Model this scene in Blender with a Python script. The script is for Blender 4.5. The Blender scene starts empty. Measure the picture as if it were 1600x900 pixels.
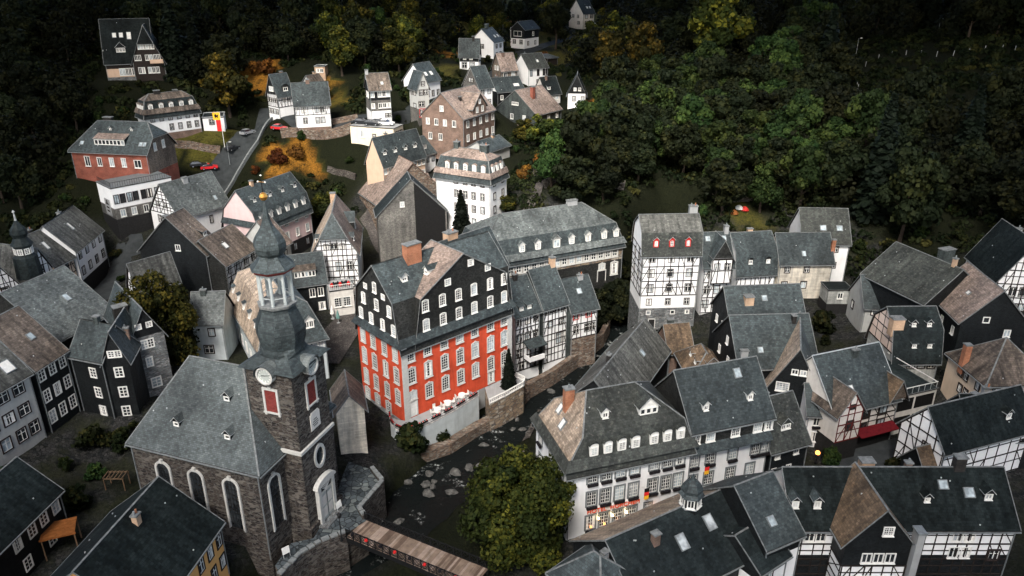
import bpy, math, random
import numpy as np
from mathutils import Vector, Matrix
random.seed(7); NR=np.random.default_rng(7)
SC=bpy.context.scene; COL=SC.collection; R=math.radians
# ------------------------------------------------------------------ camera
CAMH,FPX,PITCH=65.0,1200.0,math.atan(515/1200)
cp,sp=math.cos(PITCH),math.sin(PITCH)
cd=bpy.data.cameras.new('camera'); cam=bpy.data.objects.new('camera',cd); COL.objects.link(cam)
cam.location=(0,0,CAMH); cam.rotation_euler=(R(90)-PITCH,0,0)
cd.sensor_width=36; cd.lens=36*FPX/1600; cd.clip_start=1; cd.clip_end=5000
SC.camera=cam
# ------------------------------------------------------------------ sky, sun, exposure
SUN=Vector((-.16,-.68,.70)).normalized()
w=bpy.data.worlds.new('World'); SC.world=w; w.use_nodes=True
nt=w.node_tree; bg=nt.nodes['Background']
sk=nt.nodes.new('ShaderNodeTexSky'); sk.sky_type='NISHITA'; sk.sun_disc=False
sk.sun_elevation=math.asin(SUN.z); sk.sun_rotation=math.atan2(SUN.x,SUN.y)
sk.air_density=1.0; sk.dust_density=4.0; sk.ozone_density=1.0
nt.links.new(sk.outputs[0],bg.inputs[0]); bg.inputs[1].default_value=.15
sl=bpy.data.lights.new('sun','SUN'); sun=bpy.data.objects.new('sun',sl); COL.objects.link(sun)
sl.energy=1.5; sl.angle=R(18); sl.color=(1,.965,.92)
sun.rotation_euler=(-SUN).to_track_quat('-Z','Y').to_euler(); sun.location=(-60,60,160)
SC.view_settings.view_transform='Standard'; SC.view_settings.look='None'
SC.view_settings.exposure=1.95; SC.view_settings.gamma=1.0
SC.cycles.max_bounces=5; SC.cycles.diffuse_bounces=3; SC.cycles.use_denoising=True

def at(x,y,z):
    a=(x-800)/FPX; b=(450-y)/FPX
    d=Vector((a,cp+b*sp,-sp+b*cp)); t=(z-CAMH)/d.z
    return Vector((d.x*t,d.y*t,z))
def atd(x,y,t):
    a=(x-800)/FPX; b=(450-y)/FPX
    return Vector((a*t,(cp+b*sp)*t,CAMH+(-sp+b*cp)*t))
# ------------------------------------------------------------------ materials
MATS={}
def nodes(name):
    m=bpy.data.materials.new(name); m.use_nodes=True; t=m.node_tree
    t.nodes['Principled BSDF'].inputs['Specular IOR Level'].default_value=.08
    return m,t,t.nodes['Principled BSDF'],t.nodes.new,t.links.new
def mth(N,L,op,a,b):
    n=N('ShaderNodeMath'); n.operation=op
    for i,v in enumerate((a,b)):
        if isinstance(v,(int,float)): n.inputs[i].default_value=v
        else: L(v,n.inputs[i])
    return n.outputs[0]
def mix(N,L,f,a,b,bt='MIX'):
    n=N('ShaderNodeMix'); n.data_type='RGBA'; n.blend_type=bt
    for s,v in ((0,f),(6,a),(7,b)):
        if isinstance(v,(int,float)): n.inputs[s].default_value=v
        elif isinstance(v,tuple): n.inputs[s].default_value=(*v,1)
        else: L(v,n.inputs[s])
    return n.outputs[2]
def noise(N,L,vec,scale,detail=4,rough=.6,stretch=None):
    if stretch:
        mp=N('ShaderNodeMapping'); mp.inputs['Scale'].default_value=stretch; L(vec,mp.inputs[0]); vec=mp.outputs[0]
    n=N('ShaderNodeTexNoise'); n.inputs['Scale'].default_value=scale; n.inputs['Detail'].default_value=detail
    n.inputs['Roughness'].default_value=rough; L(vec,n.inputs['Vector']); return n.outputs[0]
def ramp(N,L,v,a,b,ca=(0,0,0),cb=(1,1,1)):
    n=N('ShaderNodeValToRGB'); L(v,n.inputs[0]); e=n.color_ramp.elements
    e[0].position=a; e[1].position=b; e[0].color=(*ca,1); e[1].color=(*cb,1); return n.outputs[0]
def bump(N,L,h,bs,s,dist=.05):
    n=N('ShaderNodeBump'); n.inputs['Strength'].default_value=s; n.inputs['Distance'].default_value=dist
    L(h,n.inputs['Height']); L(n.outputs[0],bs.inputs['Normal'])
def coords(N):
    tc=N('ShaderNodeTexCoord'); gm=N('ShaderNodeNewGeometry'); oi=N('ShaderNodeObjectInfo')
    return tc.outputs['UV'],gm.outputs['Position'],oi.outputs['Random']
def bricktex(N,L,uv,w,h,mort,c1,c2,cm,off=.5):
    b=N('ShaderNodeTexBrick'); L(uv,b.inputs['Vector']); b.inputs['Scale'].default_value=1
    b.inputs['Brick Width'].default_value=w; b.inputs['Row Height'].default_value=h
    b.inputs['Mortar Size'].default_value=mort; b.inputs['Mortar Smooth'].default_value=.2; b.inputs['Bias'].default_value=0
    b.offset=off
    for k,c in (('Color1',c1),('Color2',c2),('Mortar',cm)): b.inputs[k].default_value=(*c,1)
    return b
def slate(name,c,v=.35,lichen=.25,lc=(.15,.15,.14),streak=.3,tw=.4,th=.3,rough=.6,sp=.2):
    m,t,bs,N,L=nodes(name); uv,pos,rnd=coords(N)
    c1=tuple(x*(1-v) for x in c); c2=tuple(x*(1+v) for x in c); cm=tuple(x*.55 for x in c)
    b=bricktex(N,L,uv,tw,th,.018,c1,c2,cm)
    n1=noise(N,L,pos,.16,7,.68); n2=noise(N,L,pos,2.2,6,.7); n3=noise(N,L,uv,1.0,4,.6,(1.1,.12,1))
    col=mix(N,L,1.0,b.outputs[0],ramp(N,L,n1,.3,.7,(.5,.5,.49),(1.6,1.57,1.5)),'MULTIPLY')
    col=mix(N,L,streak,col,ramp(N,L,n3,.32,.68,(.3,.3,.3),(2.1,2.0,1.9)),'MULTIPLY')
    col=mix(N,L,mth(N,L,'MULTIPLY',ramp(N,L,n2,.56,.72),lichen),col,lc)
    sc=mth(N,L,'ADD',mth(N,L,'MULTIPLY',rnd,.3),.85)
    col=mix(N,L,1.0,col,sc,'MULTIPLY') if 0 else col
    hs=N('ShaderNodeHueSaturation'); L(col,hs.inputs['Color']); L(sc,hs.inputs['Value'])
    L(hs.outputs[0],bs.inputs['Base Color']); bs.inputs['Roughness'].default_value=rough; bs.inputs['Specular IOR Level'].default_value=sp
    bump(N,L,mth(N,L,'ADD',mth(N,L,'MULTIPLY',b.outputs['Fac'],-.25),mth(N,L,'MULTIPLY',noise(N,L,pos,.55,3),2.2)),bs,.55,.14); MATS[name]=m
def plaster(name,c,dirt=.35,scale=.6,rough=.85):
    m,t,bs,N,L=nodes(name); uv,pos,rnd=coords(N)
    n1=noise(N,L,pos,scale,6,.65); n2=noise(N,L,uv,1,5,.6,(1.6,.16,1))
    dk=tuple(x*.55 for x in c)
    col=mix(N,L,mth(N,L,'MULTIPLY',ramp(N,L,n1,.42,.75),dirt),c,dk)
    col=mix(N,L,mth(N,L,'MULTIPLY',ramp(N,L,n2,.5,.78),dirt*.9),col,tuple(x*.5 for x in c))
    L(col,bs.inputs['Base Color']); bs.inputs['Roughness'].default_value=rough
    bump(N,L,noise(N,L,pos,14,3),bs,.15,.02); MATS[name]=m
def rubble(name,ca,cb,cc,sx=1.7,sy=4.6,mortar=(.1,.095,.09)):
    m,t,bs,N,L=nodes(name); uv,pos,rnd=coords(N)
    mp=N('ShaderNodeMapping'); mp.inputs['Scale'].default_value=(sx,sy,1); L(uv,mp.inputs[0])
    d=N('ShaderNodeVectorMath'); d.operation='ADD'
    nz=N('ShaderNodeTexNoise'); nz.inputs['Scale'].default_value=1.3; L(mp.outputs[0],nz.inputs['Vector'])
    s=N('ShaderNodeVectorMath'); s.operation='SCALE'; s.inputs['Scale'].default_value=.45; L(nz.outputs['Color'],s.inputs[0])
    L(mp.outputs[0],d.inputs[0]); L(s.outputs[0],d.inputs[1])
    v=N('ShaderNodeTexVoronoi'); L(d.outputs[0],v.inputs['Vector']); v.inputs['Scale'].default_value=1
    e=N('ShaderNodeTexVoronoi'); e.feature='DISTANCE_TO_EDGE'; L(d.outputs[0],e.inputs['Vector']); e.inputs['Scale'].default_value=1
    sep=N('ShaderNodeSeparateColor'); L(v.outputs['Color'],sep.inputs[0])
    col=mix(N,L,ramp(N,L,sep.outputs[0],.1,.6),ca,cb); col=mix(N,L,ramp(N,L,sep.outputs[1],.75,.8),col,cc)
    n1=noise(N,L,pos,.5,5); col=mix(N,L,1.0,col,ramp(N,L,n1,.3,.7,(.6,.6,.6),(1.3,1.3,1.3)),'MULTIPLY')
    ed=ramp(N,L,e.outputs['Distance'],.02,.09)
    col=mix(N,L,ed,mortar,col); L(col,bs.inputs['Base Color']); bs.inputs['Roughness'].default_value=.9
    bump(N,L,ed,bs,.6,.06); MATS[name]=m
def bricks(name,c1,c2,cm,w=.25,h=.085):
    m,t,bs,N,L=nodes(name); uv,pos,rnd=coords(N)
    b=bricktex(N,L,uv,w,h,.012,c1,c2,cm)
    n1=noise(N,L,pos,.6,5); col=mix(N,L,1.0,b.outputs[0],ramp(N,L,n1,.3,.7,(.65,.65,.65),(1.25,1.2,1.2)),'MULTIPLY')
    L(col,bs.inputs['Base Color']); bs.inputs['Roughness'].default_value=.85; MATS[name]=m
def plain(name,c,rough=.6,metal=0,var=.25,scale=3,emit=None,es=0):
    m,t,bs,N,L=nodes(name); uv,pos,rnd=coords(N)
    n1=noise(N,L,pos,scale,4)
    col=mix(N,L,1.0,c,ramp(N,L,n1,.3,.7,(1-var,)*3,(1+var,)*3),'MULTIPLY')
    L(col,bs.inputs['Base Color']); bs.inputs['Roughness'].default_value=rough; bs.inputs['Specular IOR Level'].default_value=.5 if rough<.5 else .1; bs.inputs['Metallic'].default_value=metal
    if emit: bs.inputs['Emission Color'].default_value=(*emit,1); bs.inputs['Emission Strength'].default_value=es
    MATS[name]=m
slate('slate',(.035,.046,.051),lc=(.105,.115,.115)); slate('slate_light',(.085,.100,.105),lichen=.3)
slate('slate_dark',(.0145,.0205,.0225),lichen=.15,lc=(.07,.08,.075),sp=.12); slate('slate_black',(.0085,.012,.013),lichen=.2,lc=(.03,.033,.03),streak=.45,sp=.05)  # slate_black: dimness towards the view's edges is put into the colour
slate('slate_brown',(.09,.077,.068),lichen=.3,lc=(.28,.25,.2),streak=.75)
slate('slate_moss',(.032,.037,.036),lichen=.7,lc=(.15,.15,.13),streak=.4)
slate('slate_streak',(.056,.061,.061),lichen=.25,streak=.9)
slate('slate_rust',(.105,.078,.055),lichen=.5,lc=(.26,.16,.08),streak=.5)
slate('slate_pink',(.185,.15,.135),lichen=.35,lc=(.35,.32,.3))
slate('slate_fine',(.062,.075,.080),v=.3,lichen=.05,streak=.18,tw=.34,th=.22)
slate('slate_tan_sheen',(.27,.225,.185),lichen=.5,lc=(.36,.27,.19),streak=.4)  # tan sheen on left and back slopes put into the colour, beside real lichen
slate('wall_slate',(.018,.0195,.0195),v=.5,lichen=.3,lc=(.09,.085,.075),streak=.25,tw=.3,th=.2)
slate('wall_slate_black',(.007,.009,.0105),v=.4,lichen=.1,lc=(.04,.045,.045),streak=.2,tw=.3,th=.2)
slate('wall_slate_grey',(.10,.10,.097),v=.3,lichen=.15,streak=.35,tw=.3,th=.2)
slate('wall_slate_teal',(.042,.053,.055),v=.3,lichen=.15,streak=.4,tw=.3,th=.2)
slate('wall_slate_brown',(.12,.10,.085),v=.4,lichen=.25,streak=.35,tw=.3,th=.2)
slate('boards',(.52,.50,.45),v=.12,lichen=.1,streak=.4,tw=3.5,th=.22,rough=.7)
slate('boards_grey',(.30,.32,.32),v=.12,lichen=.1,streak=.4,tw=3.0,th=.25,rough=.7)
plaster('white',(.775,.785,.785),.22); plaster('cream',(.70,.62,.48),.3); plaster('lantern_grey',(.38,.42,.42),.3); plaster('grey',(.42,.43,.415),.45)
plaster('red',(.58,.082,.038),.8,.45); plaster('pink',(.66,.50,.49),.3); plaster('tan',(.56,.40,.29),.3)
plaster('ochre',(.74,.40,.14),.2); plaster('bluewhite',(.50,.55,.56),.5); plaster('stonewhite',(.62,.60,.56),.4,1.2)
plaster('beige',(.68,.55,.42),.3); plaster('concrete',(.30,.31,.31),.5); plaster('panel_pink',(.8,.64,.54),.3)
rubble('rubble',(.022,.020,.019),(.06,.05,.042),(.12,.11,.095)); rubble('rubble_brown',(.09,.06,.045),(.2,.14,.10),(.25,.22,.18))
rubble('stone_grey',(.09,.10,.105),(.16,.175,.18),(.24,.25,.25)); rubble('stone_warm',(.17,.12,.085),(.30,.23,.16),(.38,.34,.28),.9,2.0)
rubble('paving',(.04,.05,.056),(.075,.09,.098),(.13,.15,.15),1.2,1.2,(.02,.024,.026)); rubble('cobbles',(.05,.045,.042),(.085,.075,.07),(.12,.11,.1),4.5,4.5,(.05,.05,.05))
bricks('brick_red',(.20,.045,.03),(.27,.07,.045),(.2,.13,.1)); bricks('brick_brown',(.13,.085,.065),(.2,.13,.10),(.16,.14,.12))
bricks('brick_orange',(.27,.09,.045),(.36,.14,.07),(.3,.2,.14)); bricks('brick_dark',(.02,.02,.02),(.035,.033,.03),(.03,.03,.03))
bricks('brick_tan',(.42,.28,.18),(.5,.35,.24),(.35,.28,.2))
plain('timber',(.022,.018,.016),.8); plain('timber_red',(.10,.02,.018),.8); plain('wood',(.12,.08,.05),.8); plain('wood_orange',(.19,.07,.02),.7)
plain('frame_white',(.66,.66,.63),.5,var=.12); plain('frame_stone',(.46,.46,.435),.8,var=.12); plain('frame_dark',(.03,.022,.02),.6); plain('frame_red',(.42,.03,.025),.6)
plain('shutter_red',(.16,.035,.03),.6); plain('lead',(.42,.44,.44),.45,.2,.25); plain('ridge',(.15,.16,.16),.7,0,.4,2); plain('zinc',(.20,.22,.225),.5,.3); plain('iron',(.015,.016,.017),.6,.3); plain('gold',(.85,.42,.10),.3,.85,.15)
plain('door_dark',(.02,.02,.02),.6); plain('door_grey',(.36,.39,.37),.7,var=.15); plain('asphalt',(.035,.04,.042),.85,0,.3,.6)
plain('kerb',(.17,.185,.185),.8); plain('flower_red',(.45,.02,.02),.7,0,.6,12); plain('flower_dark',(.012,.011,.013),.8,0,.5,12); plain('canvas',(.75,.74,.7),.8); plain('canvas_green',(.12,.22,.2),.8)
plain('awning_red',(.10,.008,.012),.7); plain('car_red',(.55,.02,.025),.3); plain('car_silver',(.42,.44,.46),.3,.4); plain('car_dark',(.02,.022,.025),.25); plain('car_white',(.8,.8,.78),.3); plain('tyre',(.012,.012,.012),.9)
plain('yellow',(.85,.45,.03),.6,0,.05); plain('banner_red',(.7,.03,.03),.6,0,.05); plain('black',(.012,.012,.012),.7)
plain('bark',(.045,.035,.027),.9); plain('rock',(.085,.085,.08),.9,0,.5,2); plain('planks',(.2,.15,.115),.75,0,.35,.9); plain('planks_pale',(.28,.22,.18),.75,0,.3,.9); plain('planks_dark',(.12,.085,.065),.75,0,.3,.9)
plain('glow_orange',(.9,.3,.05),.5,emit=(1,.35,.08),es=1.1); plain('glow_sign',(.42,.035,.015),.5,emit=(1,.14,.04),es=.10); plain('glow_warm',(.9,.7,.4),.5,emit=(1,.7,.35),es=4)
def glassmat(name,c,rough=.08):
    m,t,bs,N,L=nodes(name); uv,pos,rnd=coords(N)
    n1=noise(N,L,pos,.9,2); col=mix(N,L,ramp(N,L,n1,.4,.65),c,tuple(x*2.2+.01 for x in c))
    L(col,bs.inputs['Base Color']); bs.inputs['Roughness'].default_value=rough; bs.inputs['Specular IOR Level'].default_value=.5; MATS[name]=m
glassmat('glass',(.014,.017,.019)); glassmat('glass_pale',(.20,.22,.23)); glassmat('glass_sky',(.22,.26,.28),.2); glassmat('glass_car',(.02,.022,.025),.05)  # glass_sky has the sky's reflection put into its colour
def M(n): return MATS[n]
# ------------------------------------------------------------------ mesh builder
class MB:
    def __init__(s): s.v=[]; s.f=[]; s.m=[]; s.mats=[]
    def mi(s,mat):
        if mat not in s.mats: s.mats.append(mat)
        return s.mats.index(mat)
    def poly(s,pts,mat):
        b=len(s.v); s.v+= [tuple(p) for p in pts]; s.f.append(tuple(range(b,b+len(pts)))); s.m.append(s.mi(mat))
    def box(s,x0,x1,y0,y1,z0,z1,mat):
        p=[(x,y,z) for z in (z0,z1) for y in (y0,y1) for x in (x0,x1)]
        b=len(s.v); s.v+=p; k=s.mi(mat)
        for f in ((0,2,3,1),(4,5,7,6),(0,1,5,4),(2,6,7,3),(0,4,6,2),(1,3,7,5)):
            s.f.append(tuple(b+i for i in f)); s.m.append(k)
    def prism(s,bot,top,mat,capb=True,mtop=None):
        n=len(bot); b=len(s.v); s.v+=[tuple(p) for p in bot]+[tuple(p) for p in top]; k=s.mi(mat)
        for i in range(n):
            j=(i+1)%n; s.f.append((b+i,b+j,b+n+j,b+n+i)); s.m.append(k)
        s.f.append(tuple(range(b+n,b+2*n))); s.m.append(s.mi(mtop or mat))
        if capb: s.f.append(tuple(reversed(range(b,b+n)))); s.m.append(k)
    def beam(s,a,b,w,h,mat,up=(0,0,1)):
        a=Vector(a); b=Vector(b); d=b-a
        if d.length<1e-4: return
        d.normalize(); u=Vector(up); sd=d.cross(u)
        if sd.length<1e-3: sd=d.cross(Vector((1,0,0)))
        sd.normalize(); u=sd.cross(d)
        q=[sd*(i*w/2)+u*(j*h/2) for i,j in ((-1,-1),(1,-1),(1,1),(-1,1))]
        s.prism([a+x for x in q],[b+x for x in q],mat)
    def tube(s,a,b,r0,r1,mat,n=8):
        a=Vector(a); b=Vector(b); d=(b-a).normalized(); x=d.orthogonal().normalized(); y=d.cross(x)
        c=[x*math.cos(i*2*math.pi/n)+y*math.sin(i*2*math.pi/n) for i in range(n)]
        s.prism([a+k*r0 for k in c],[b+k*max(r1,1e-3) for k in c],mat)
    def lathe(s,prof,mat,n=8,c=(0,0),ph=0,mats=None):
        for i in range(len(prof)-1):
            (r0,z0),(r1,z1)=prof[i],prof[i+1]; mm=mats[i] if mats else mat
            for k in range(n):
                a0=ph+k*2*math.pi/n; a1=ph+(k+1)*2*math.pi/n
                P=lambda r,a,z:(c[0]+r*math.cos(a),c[1]+r*math.sin(a),z)
                pts=[P(r0,a0,z0),P(r0,a1,z0),P(r1,a1,z1),P(r1,a0,z1)]
                if r0<1e-3: pts=pts[1:]
                elif r1<1e-3: pts=pts[:3]
                s.poly(pts,mm)
    def mesh(s,name):
        me=bpy.data.meshes.new(name); me.from_pydata(s.v,[],s.f)
        for k in s.mats: me.materials.append(M(k))
        me.polygons.foreach_set('material_index',s.m)
        uv=me.uv_layers.new(name='UVMap'); me.update()
        out=[0.0]*(2*len(me.loops)); Z=Vector((0,0,1))
        for p in me.polygons:
            n=p.normal; t=Z.cross(n)
            t=Vector((1,0,0)) if t.length<.02 else t.normalized()
            b=n.cross(t)
            for li in p.loop_indices:
                co=me.vertices[me.loops[li].vertex_index].co
                out[2*li]=co.dot(t)+17; out[2*li+1]=co.dot(b)+17
        uv.data.foreach_set('uv',out); return me
    def build(s,name,parent=None,loc=None,rz=0):
        return link(name,s.mesh(name),parent,loc,rz)
def link(name,me,parent=None,loc=None,rz=0):
    o=bpy.data.objects.new(name,me); COL.objects.link(o)
    if parent is not None: o.parent=parent
    if loc is not None: o.location=loc
    if rz: o.rotation_euler=(0,0,rz)
    return o
def tag(o,label,cat,group=None,kind=None):
    if label: o['label']=label
    if cat: o['category']=cat
    if group: o['group']=group
    if kind: o['kind']=kind
    return o
def empty(name,loc,rz=0):
    o=bpy.data.objects.new(name,None); COL.objects.link(o); o.location=loc; o.rotation_euler=(0,0,rz); o.empty_display_size=.5; return o
def copy_tree(o,parent=None):
    c=o.copy(); COL.objects.link(c)
    if parent is not None: c.parent=parent
    for ch in list(o.children): copy_tree(ch,c)
    return c
# ------------------------------------------------------------------ windows
WC={}
STY={ # surround mat, frame mat, nx, ny, arch, surround width, sill
 'c':('frame_white','frame_white',2,2,0,.10,1),'g':('frame_stone','frame_white',3,5,1,.17,1),'G':('frame_white','frame_white',3,4,1,.10,1),'s':('frame_white','frame_white',2,3,0,.12,0),
 'd':('frame_dark','frame_white',2,2,0,.16,0),'p':('frame_white','frame_white',2,1,0,.08,1),'k':('timber','frame_white',2,2,0,.10,0),
 'r':('frame_red','frame_white',2,3,1,.14,0),'b':('frame_dark','frame_dark',2,1,0,.08,0),'l':('frame_white','frame_white',4,4,0,.10,1),
 'a':('frame_white','frame_white',2,3,1,.10,0),'h':('zinc','frame_white',4,4,0,.2,0),'t':('frame_white','frame_white',1,1,0,.09,0),'e':('frame_stone','frame_white',2,3,1,.28,1)}
def winmesh(w,h,st):
    w=round(w*10)/10; h=round(h*10)/10; k=(w,h,st)
    if k in WC: return WC[k]
    sm,fm,nx,ny,arch,sw,sill=STY[st]; m=MB(); a=w/2; b=h/2
    def arc(hw,hb,rise,n=6): return [(hw-2*hw*i/n, hb+rise*(1-(2*i/n-1)**2)) for i in range(n+1)]
    ri=w*.16 if arch else 0
    inn=[(-a,-b),(a,-b)]+(arc(a,b,ri) if arch else [(a,b),(-a,b)])
    s=sw; out=[(-a-s,-b-s),(a+s,-b-s)]+(arc(a+s,b+s,ri) if arch else [(a+s,b+s),(-a-s,b+s)])
    n=len(inn); dp=.11
    for i in range(n):
        j=(i+1)%n; (x0,z0),(x1,z1)=out[i],out[j]; (u0,v0),(u1,v1)=inn[i],inn[j]
        m.poly([(x0,-dp,z0),(x1,-dp,z1),(u1,-dp,v1),(u0,-dp,v0)],sm)
        m.poly([(x0,.0,z0),(x1,.0,z1),(x1,-dp,z1),(x0,-dp,z0)],sm); m.poly([(u0,-dp,v0),(u1,-dp,v1),(u1,.02,v1),(u0,.02,v0)],sm)
    fw=.06; d0,d1=-.02,-.06
    m.box(-a,a,d1,d0,-b,-b+fw,fm); m.box(-a,a,d1,d0,b-fw,b,fm); m.box(-a,-a+fw,d1-.002,d0,-b,b,fm); m.box(a-fw,a,d1-.002,d0,-b,b,fm)
    for i in range(1,nx):
        x=-a+w*i/nx; q=.05 if nx==2 or i==nx/2 else .02; m.box(x-q,x+q,d1-.004,d0,-b,b+ri*.9,fm)
    for i in range(1,ny):
        z=-b+h*i/ny if ny!=2 else b-h*.33
        q=.04 if ny<4 else .018; m.box(-a,a,d1-.001,d0,z-q,z+q,fm)
    if sill: m.box(-a-s-.05,a+s+.05,-dp-.12,0,-b-s-.07,-b-s,sm)
    if st in ('g','e'):
        m.box(-.13,.13,-dp-.04,-.001,b+ri+s-.16,b+ri+s+.12,sm)
    p=MB(); p.poly([(x,-.012,z) for x,z in inn],'glass'); q=[]
    for kk in range(3):
        y=MB(); y.poly([(x,-.012,z) for x,z in inn],('glass_pale','glass_sky','glass')[kk])
        if kk==2: y.box(-a+.05,-a+w*.3,-.016,-.013,-b+.05,b-.05,'canvas'); y.box(a-w*.3,a-.05,-.016,-.013,-b+.05,b-.05,'canvas')
        q.append(y.mesh('pane'))
    WC[k]=(m.mesh('window'),p.mesh('pane'),q); return WC[k]
SIDE={'F':0,'R':R(90),'B':R(180),'L':R(270)}
# ------------------------------------------------------------------ houses
FOOT=[]; HOUSES=[]; GROUPS={'timber_framed_house':'timber framed houses of the town','slate_roofed_house':'slate roofed houses of the town','white_house':'white plastered houses of the town',
 'hillside_house':'houses scattered up the far hillside','slate_clad_house':'slate clad houses of the town','mansard_house':'mansard roofed houses of the town'}
def clip(poly,f):
    out=[]; n=len(poly)
    for i in range(n):
        a,b=poly[i],poly[(i+1)%n]; fa,fb=f(a),f(b)
        if fa<=1e-7: out.append(a)
        if (fa<-1e-7 and fb>1e-7) or (fa>1e-7 and fb<-1e-7):
            k=fa/(fa-fb); out.append((a[0]+(b[0]-a[0])*k,a[1]+(b[1]-a[1])*k))
    return out
class House:
    def __init__(s,name,label,cat,A,B,z0,wh,D,o=.45,ridge=False,group=None):
        zE=z0+wh; PA=at(*A,zE); PB=PA+Vector((math.cos(R(B[1])),math.sin(R(B[1])),0))*B[2] if B[0]=='y' else at(*B,zE); ex=(PB-PA); ex.z=0; W=ex.length; ex/=W; ey=Vector((-ex.y,ex.x,0))
        if isinstance(D,tuple):
            P=at(*D[1],zE); D=(P-(PA if D[0]=='L' else PB)).dot(ey); D=max(D-2*o,2.5)
        s.W=W-2*o; s.D=D; org=PA+ex*o+ey*o; org.z=z0; s.z0=z0
        s.root=empty(name,org,math.atan2(ex.y,ex.x)); tag(s.root,label,cat,group or GROUPS.get(name))
        s.M=Matrix.Translation(org)@Matrix.Rotation(math.atan2(ex.y,ex.x),4,'Z')
        FOOT.append([s.M@Vector(q) for q in ((0,0,0),(s.W,0,0),(s.W,s.D,0),(0,s.D,0))]); HOUSES.append((s,label))
    def loc(s,px,py,z):  # pixel at absolute height z -> local coordinates
        return s.M.inverted()@at(px,py,z)
    def block(s,wh,roof,rm='slate',bands=((99,'white'),),o=.45,og=.3,x0=0,y0=0,w=None,d=None,zb=None,hips=None,cap='ridge',gut=True,flare=0,walls=True,gable=None,hooks=True,soff='timber',rms=None,low=None,sidemat=None):
        w=s.W if w is None else w; d=s.D if d is None else d; zb=-4 if zb is None else zb
        k=roof[0]; P={}
        if k=='x': m=roof[1]/(d/2); P={'F':[(0,m)],'B':[(0,m)]}
        elif k=='y': m=roof[1]/(w/2); P={'L':[(0,m)],'R':[(0,m)]}
        elif k=='hip': P={q:[(0,roof[1] if q in 'FB' else roof[-1])] for q in 'FBLR'}
        elif k=='hx': m=roof[1]/(d/2); P={'F':[(0,m)],'B':[(0,m)],'L':[(roof[1]*roof[2],m*1.1)],'R':[(roof[1]*roof[2],m*1.1)]}
        elif k=='hy': m=roof[1]/(w/2); P={'L':[(0,m)],'R':[(0,m)],'F':[(roof[1]*roof[2],m*1.1)],'B':[(roof[1]*roof[2],m*1.1)]}
        elif k in('mx','mh','my'):
            hi,ti,m2=roof[1:4]; pl=[(0,hi/ti),(hi-m2*ti,m2)]
            P={q:list(pl) for q in {'mx':'FB','mh':'FBLR','my':'LR'}[k]}
        elif k=='shed': P={'F':[(0,roof[1])]}
        elif k=='flat': P={'F':[(0,.0)]}
        if hips: P.update(hips)
        tf={'F':(0,1,0),'B':(d,0-1,1),'L':(0,1,2),'R':(w,-1,3)}
        pl=[]
        for q,l in P.items():
            for h,m in l:
                if q=='F': pl.append((q,0,m,wh+h-m*y0))
                elif q=='B': pl.append((q,0,-m,wh+h+m*(y0+d)))
                elif q=='L': pl.append((q,m,0,wh+h-m*x0))
                else: pl.append((q,-m,0,wh+h+m*(x0+w)))
        s.c=dict(x0=x0,y0=y0,w=w,d=d,wh=wh,P=P,pl=pl,rm=rm)
        zf=lambda p,i:pl[i][1]*p[0]+pl[i][2]*p[1]+pl[i][3]
        oL=o if 'L' in P else og; oR=o if 'R' in P else og; oF=o if 'F' in P else og; oB=o if 'B' in P else og
        if k=='flat': oL=oR=oF=oB=.1
        rect=[(x0-oL,y0-oF),(x0+w+oR,y0-oF),(x0+w+oR,y0+d+oB),(x0-oL,y0+d+oB)]
        rb=MB(); cb=MB(); gb=MB(); seen=set(); th=.2
        onb=lambda p,q:any(abs(p[i]-v)<1e-4 and abs(q[i]-v)<1e-4 for i,v in ((0,x0-oL),(0,x0+w+oR),(1,y0-oF),(1,y0+d+oB)))
        for i in range(len(pl)):
            pg=rect
            for j in range(len(pl)):
                if j!=i and pg: pg=clip(pg,lambda p:zf(p,i)-zf(p,j)+(1e-9 if j<i else 0))
            if len(pg)<3: continue
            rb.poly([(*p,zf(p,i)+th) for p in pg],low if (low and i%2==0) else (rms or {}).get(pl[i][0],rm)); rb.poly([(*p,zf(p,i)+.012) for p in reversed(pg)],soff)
            n=len(pg)
            for a in range(n):
                p,q=pg[a],pg[(a+1)%n]
                if abs(p[0]-q[0])+abs(p[1]-q[1])<.02: continue
                zp,zq=zf(p,i),zf(q,i)
                if onb(p,q):
                    rb.poly([(*p,zp+.012),(*q,zq+.012),(*q,zq+th),(*p,zp+th)],'timber' if abs(zp-zq)<.01 else (cap or rm))
                    if abs(zp-zq)<.01 and gut and k!='flat':
                        c=Vector(((p[0]+q[0])/2-(x0+w/2),(p[1]+q[1])/2-(y0+d/2),0)); c=Vector((math.copysign(1,c.x),0,0)) if abs(p[0]-q[0])<.01 else Vector((0,math.copysign(1,c.y),0))
                        gb.beam(Vector((*p,zp+.04))+c*.07,Vector((*q,zq+.04))+c*.07,.14,.13,'zinc'); gb.build('gutter',s.root); gb=MB()
                    elif cap: cb.beam((*p,zp+th+.012),(*q,zq+th+.012),.10,.04,cap)
                else:
                    key=tuple(round(v,1) for v in ((p[0]+q[0])/2,(p[1]+q[1])/2))
                    if key not in seen:
                        seen.add(key)
                        if cap and not(k[0]=='m' and abs(zp-zq)<.01 and abs(zp-wh-roof[1])<.1): cb.beam((*p,zp+th+.03),(*q,zq+th+.03),.2,.07,cap)
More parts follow.
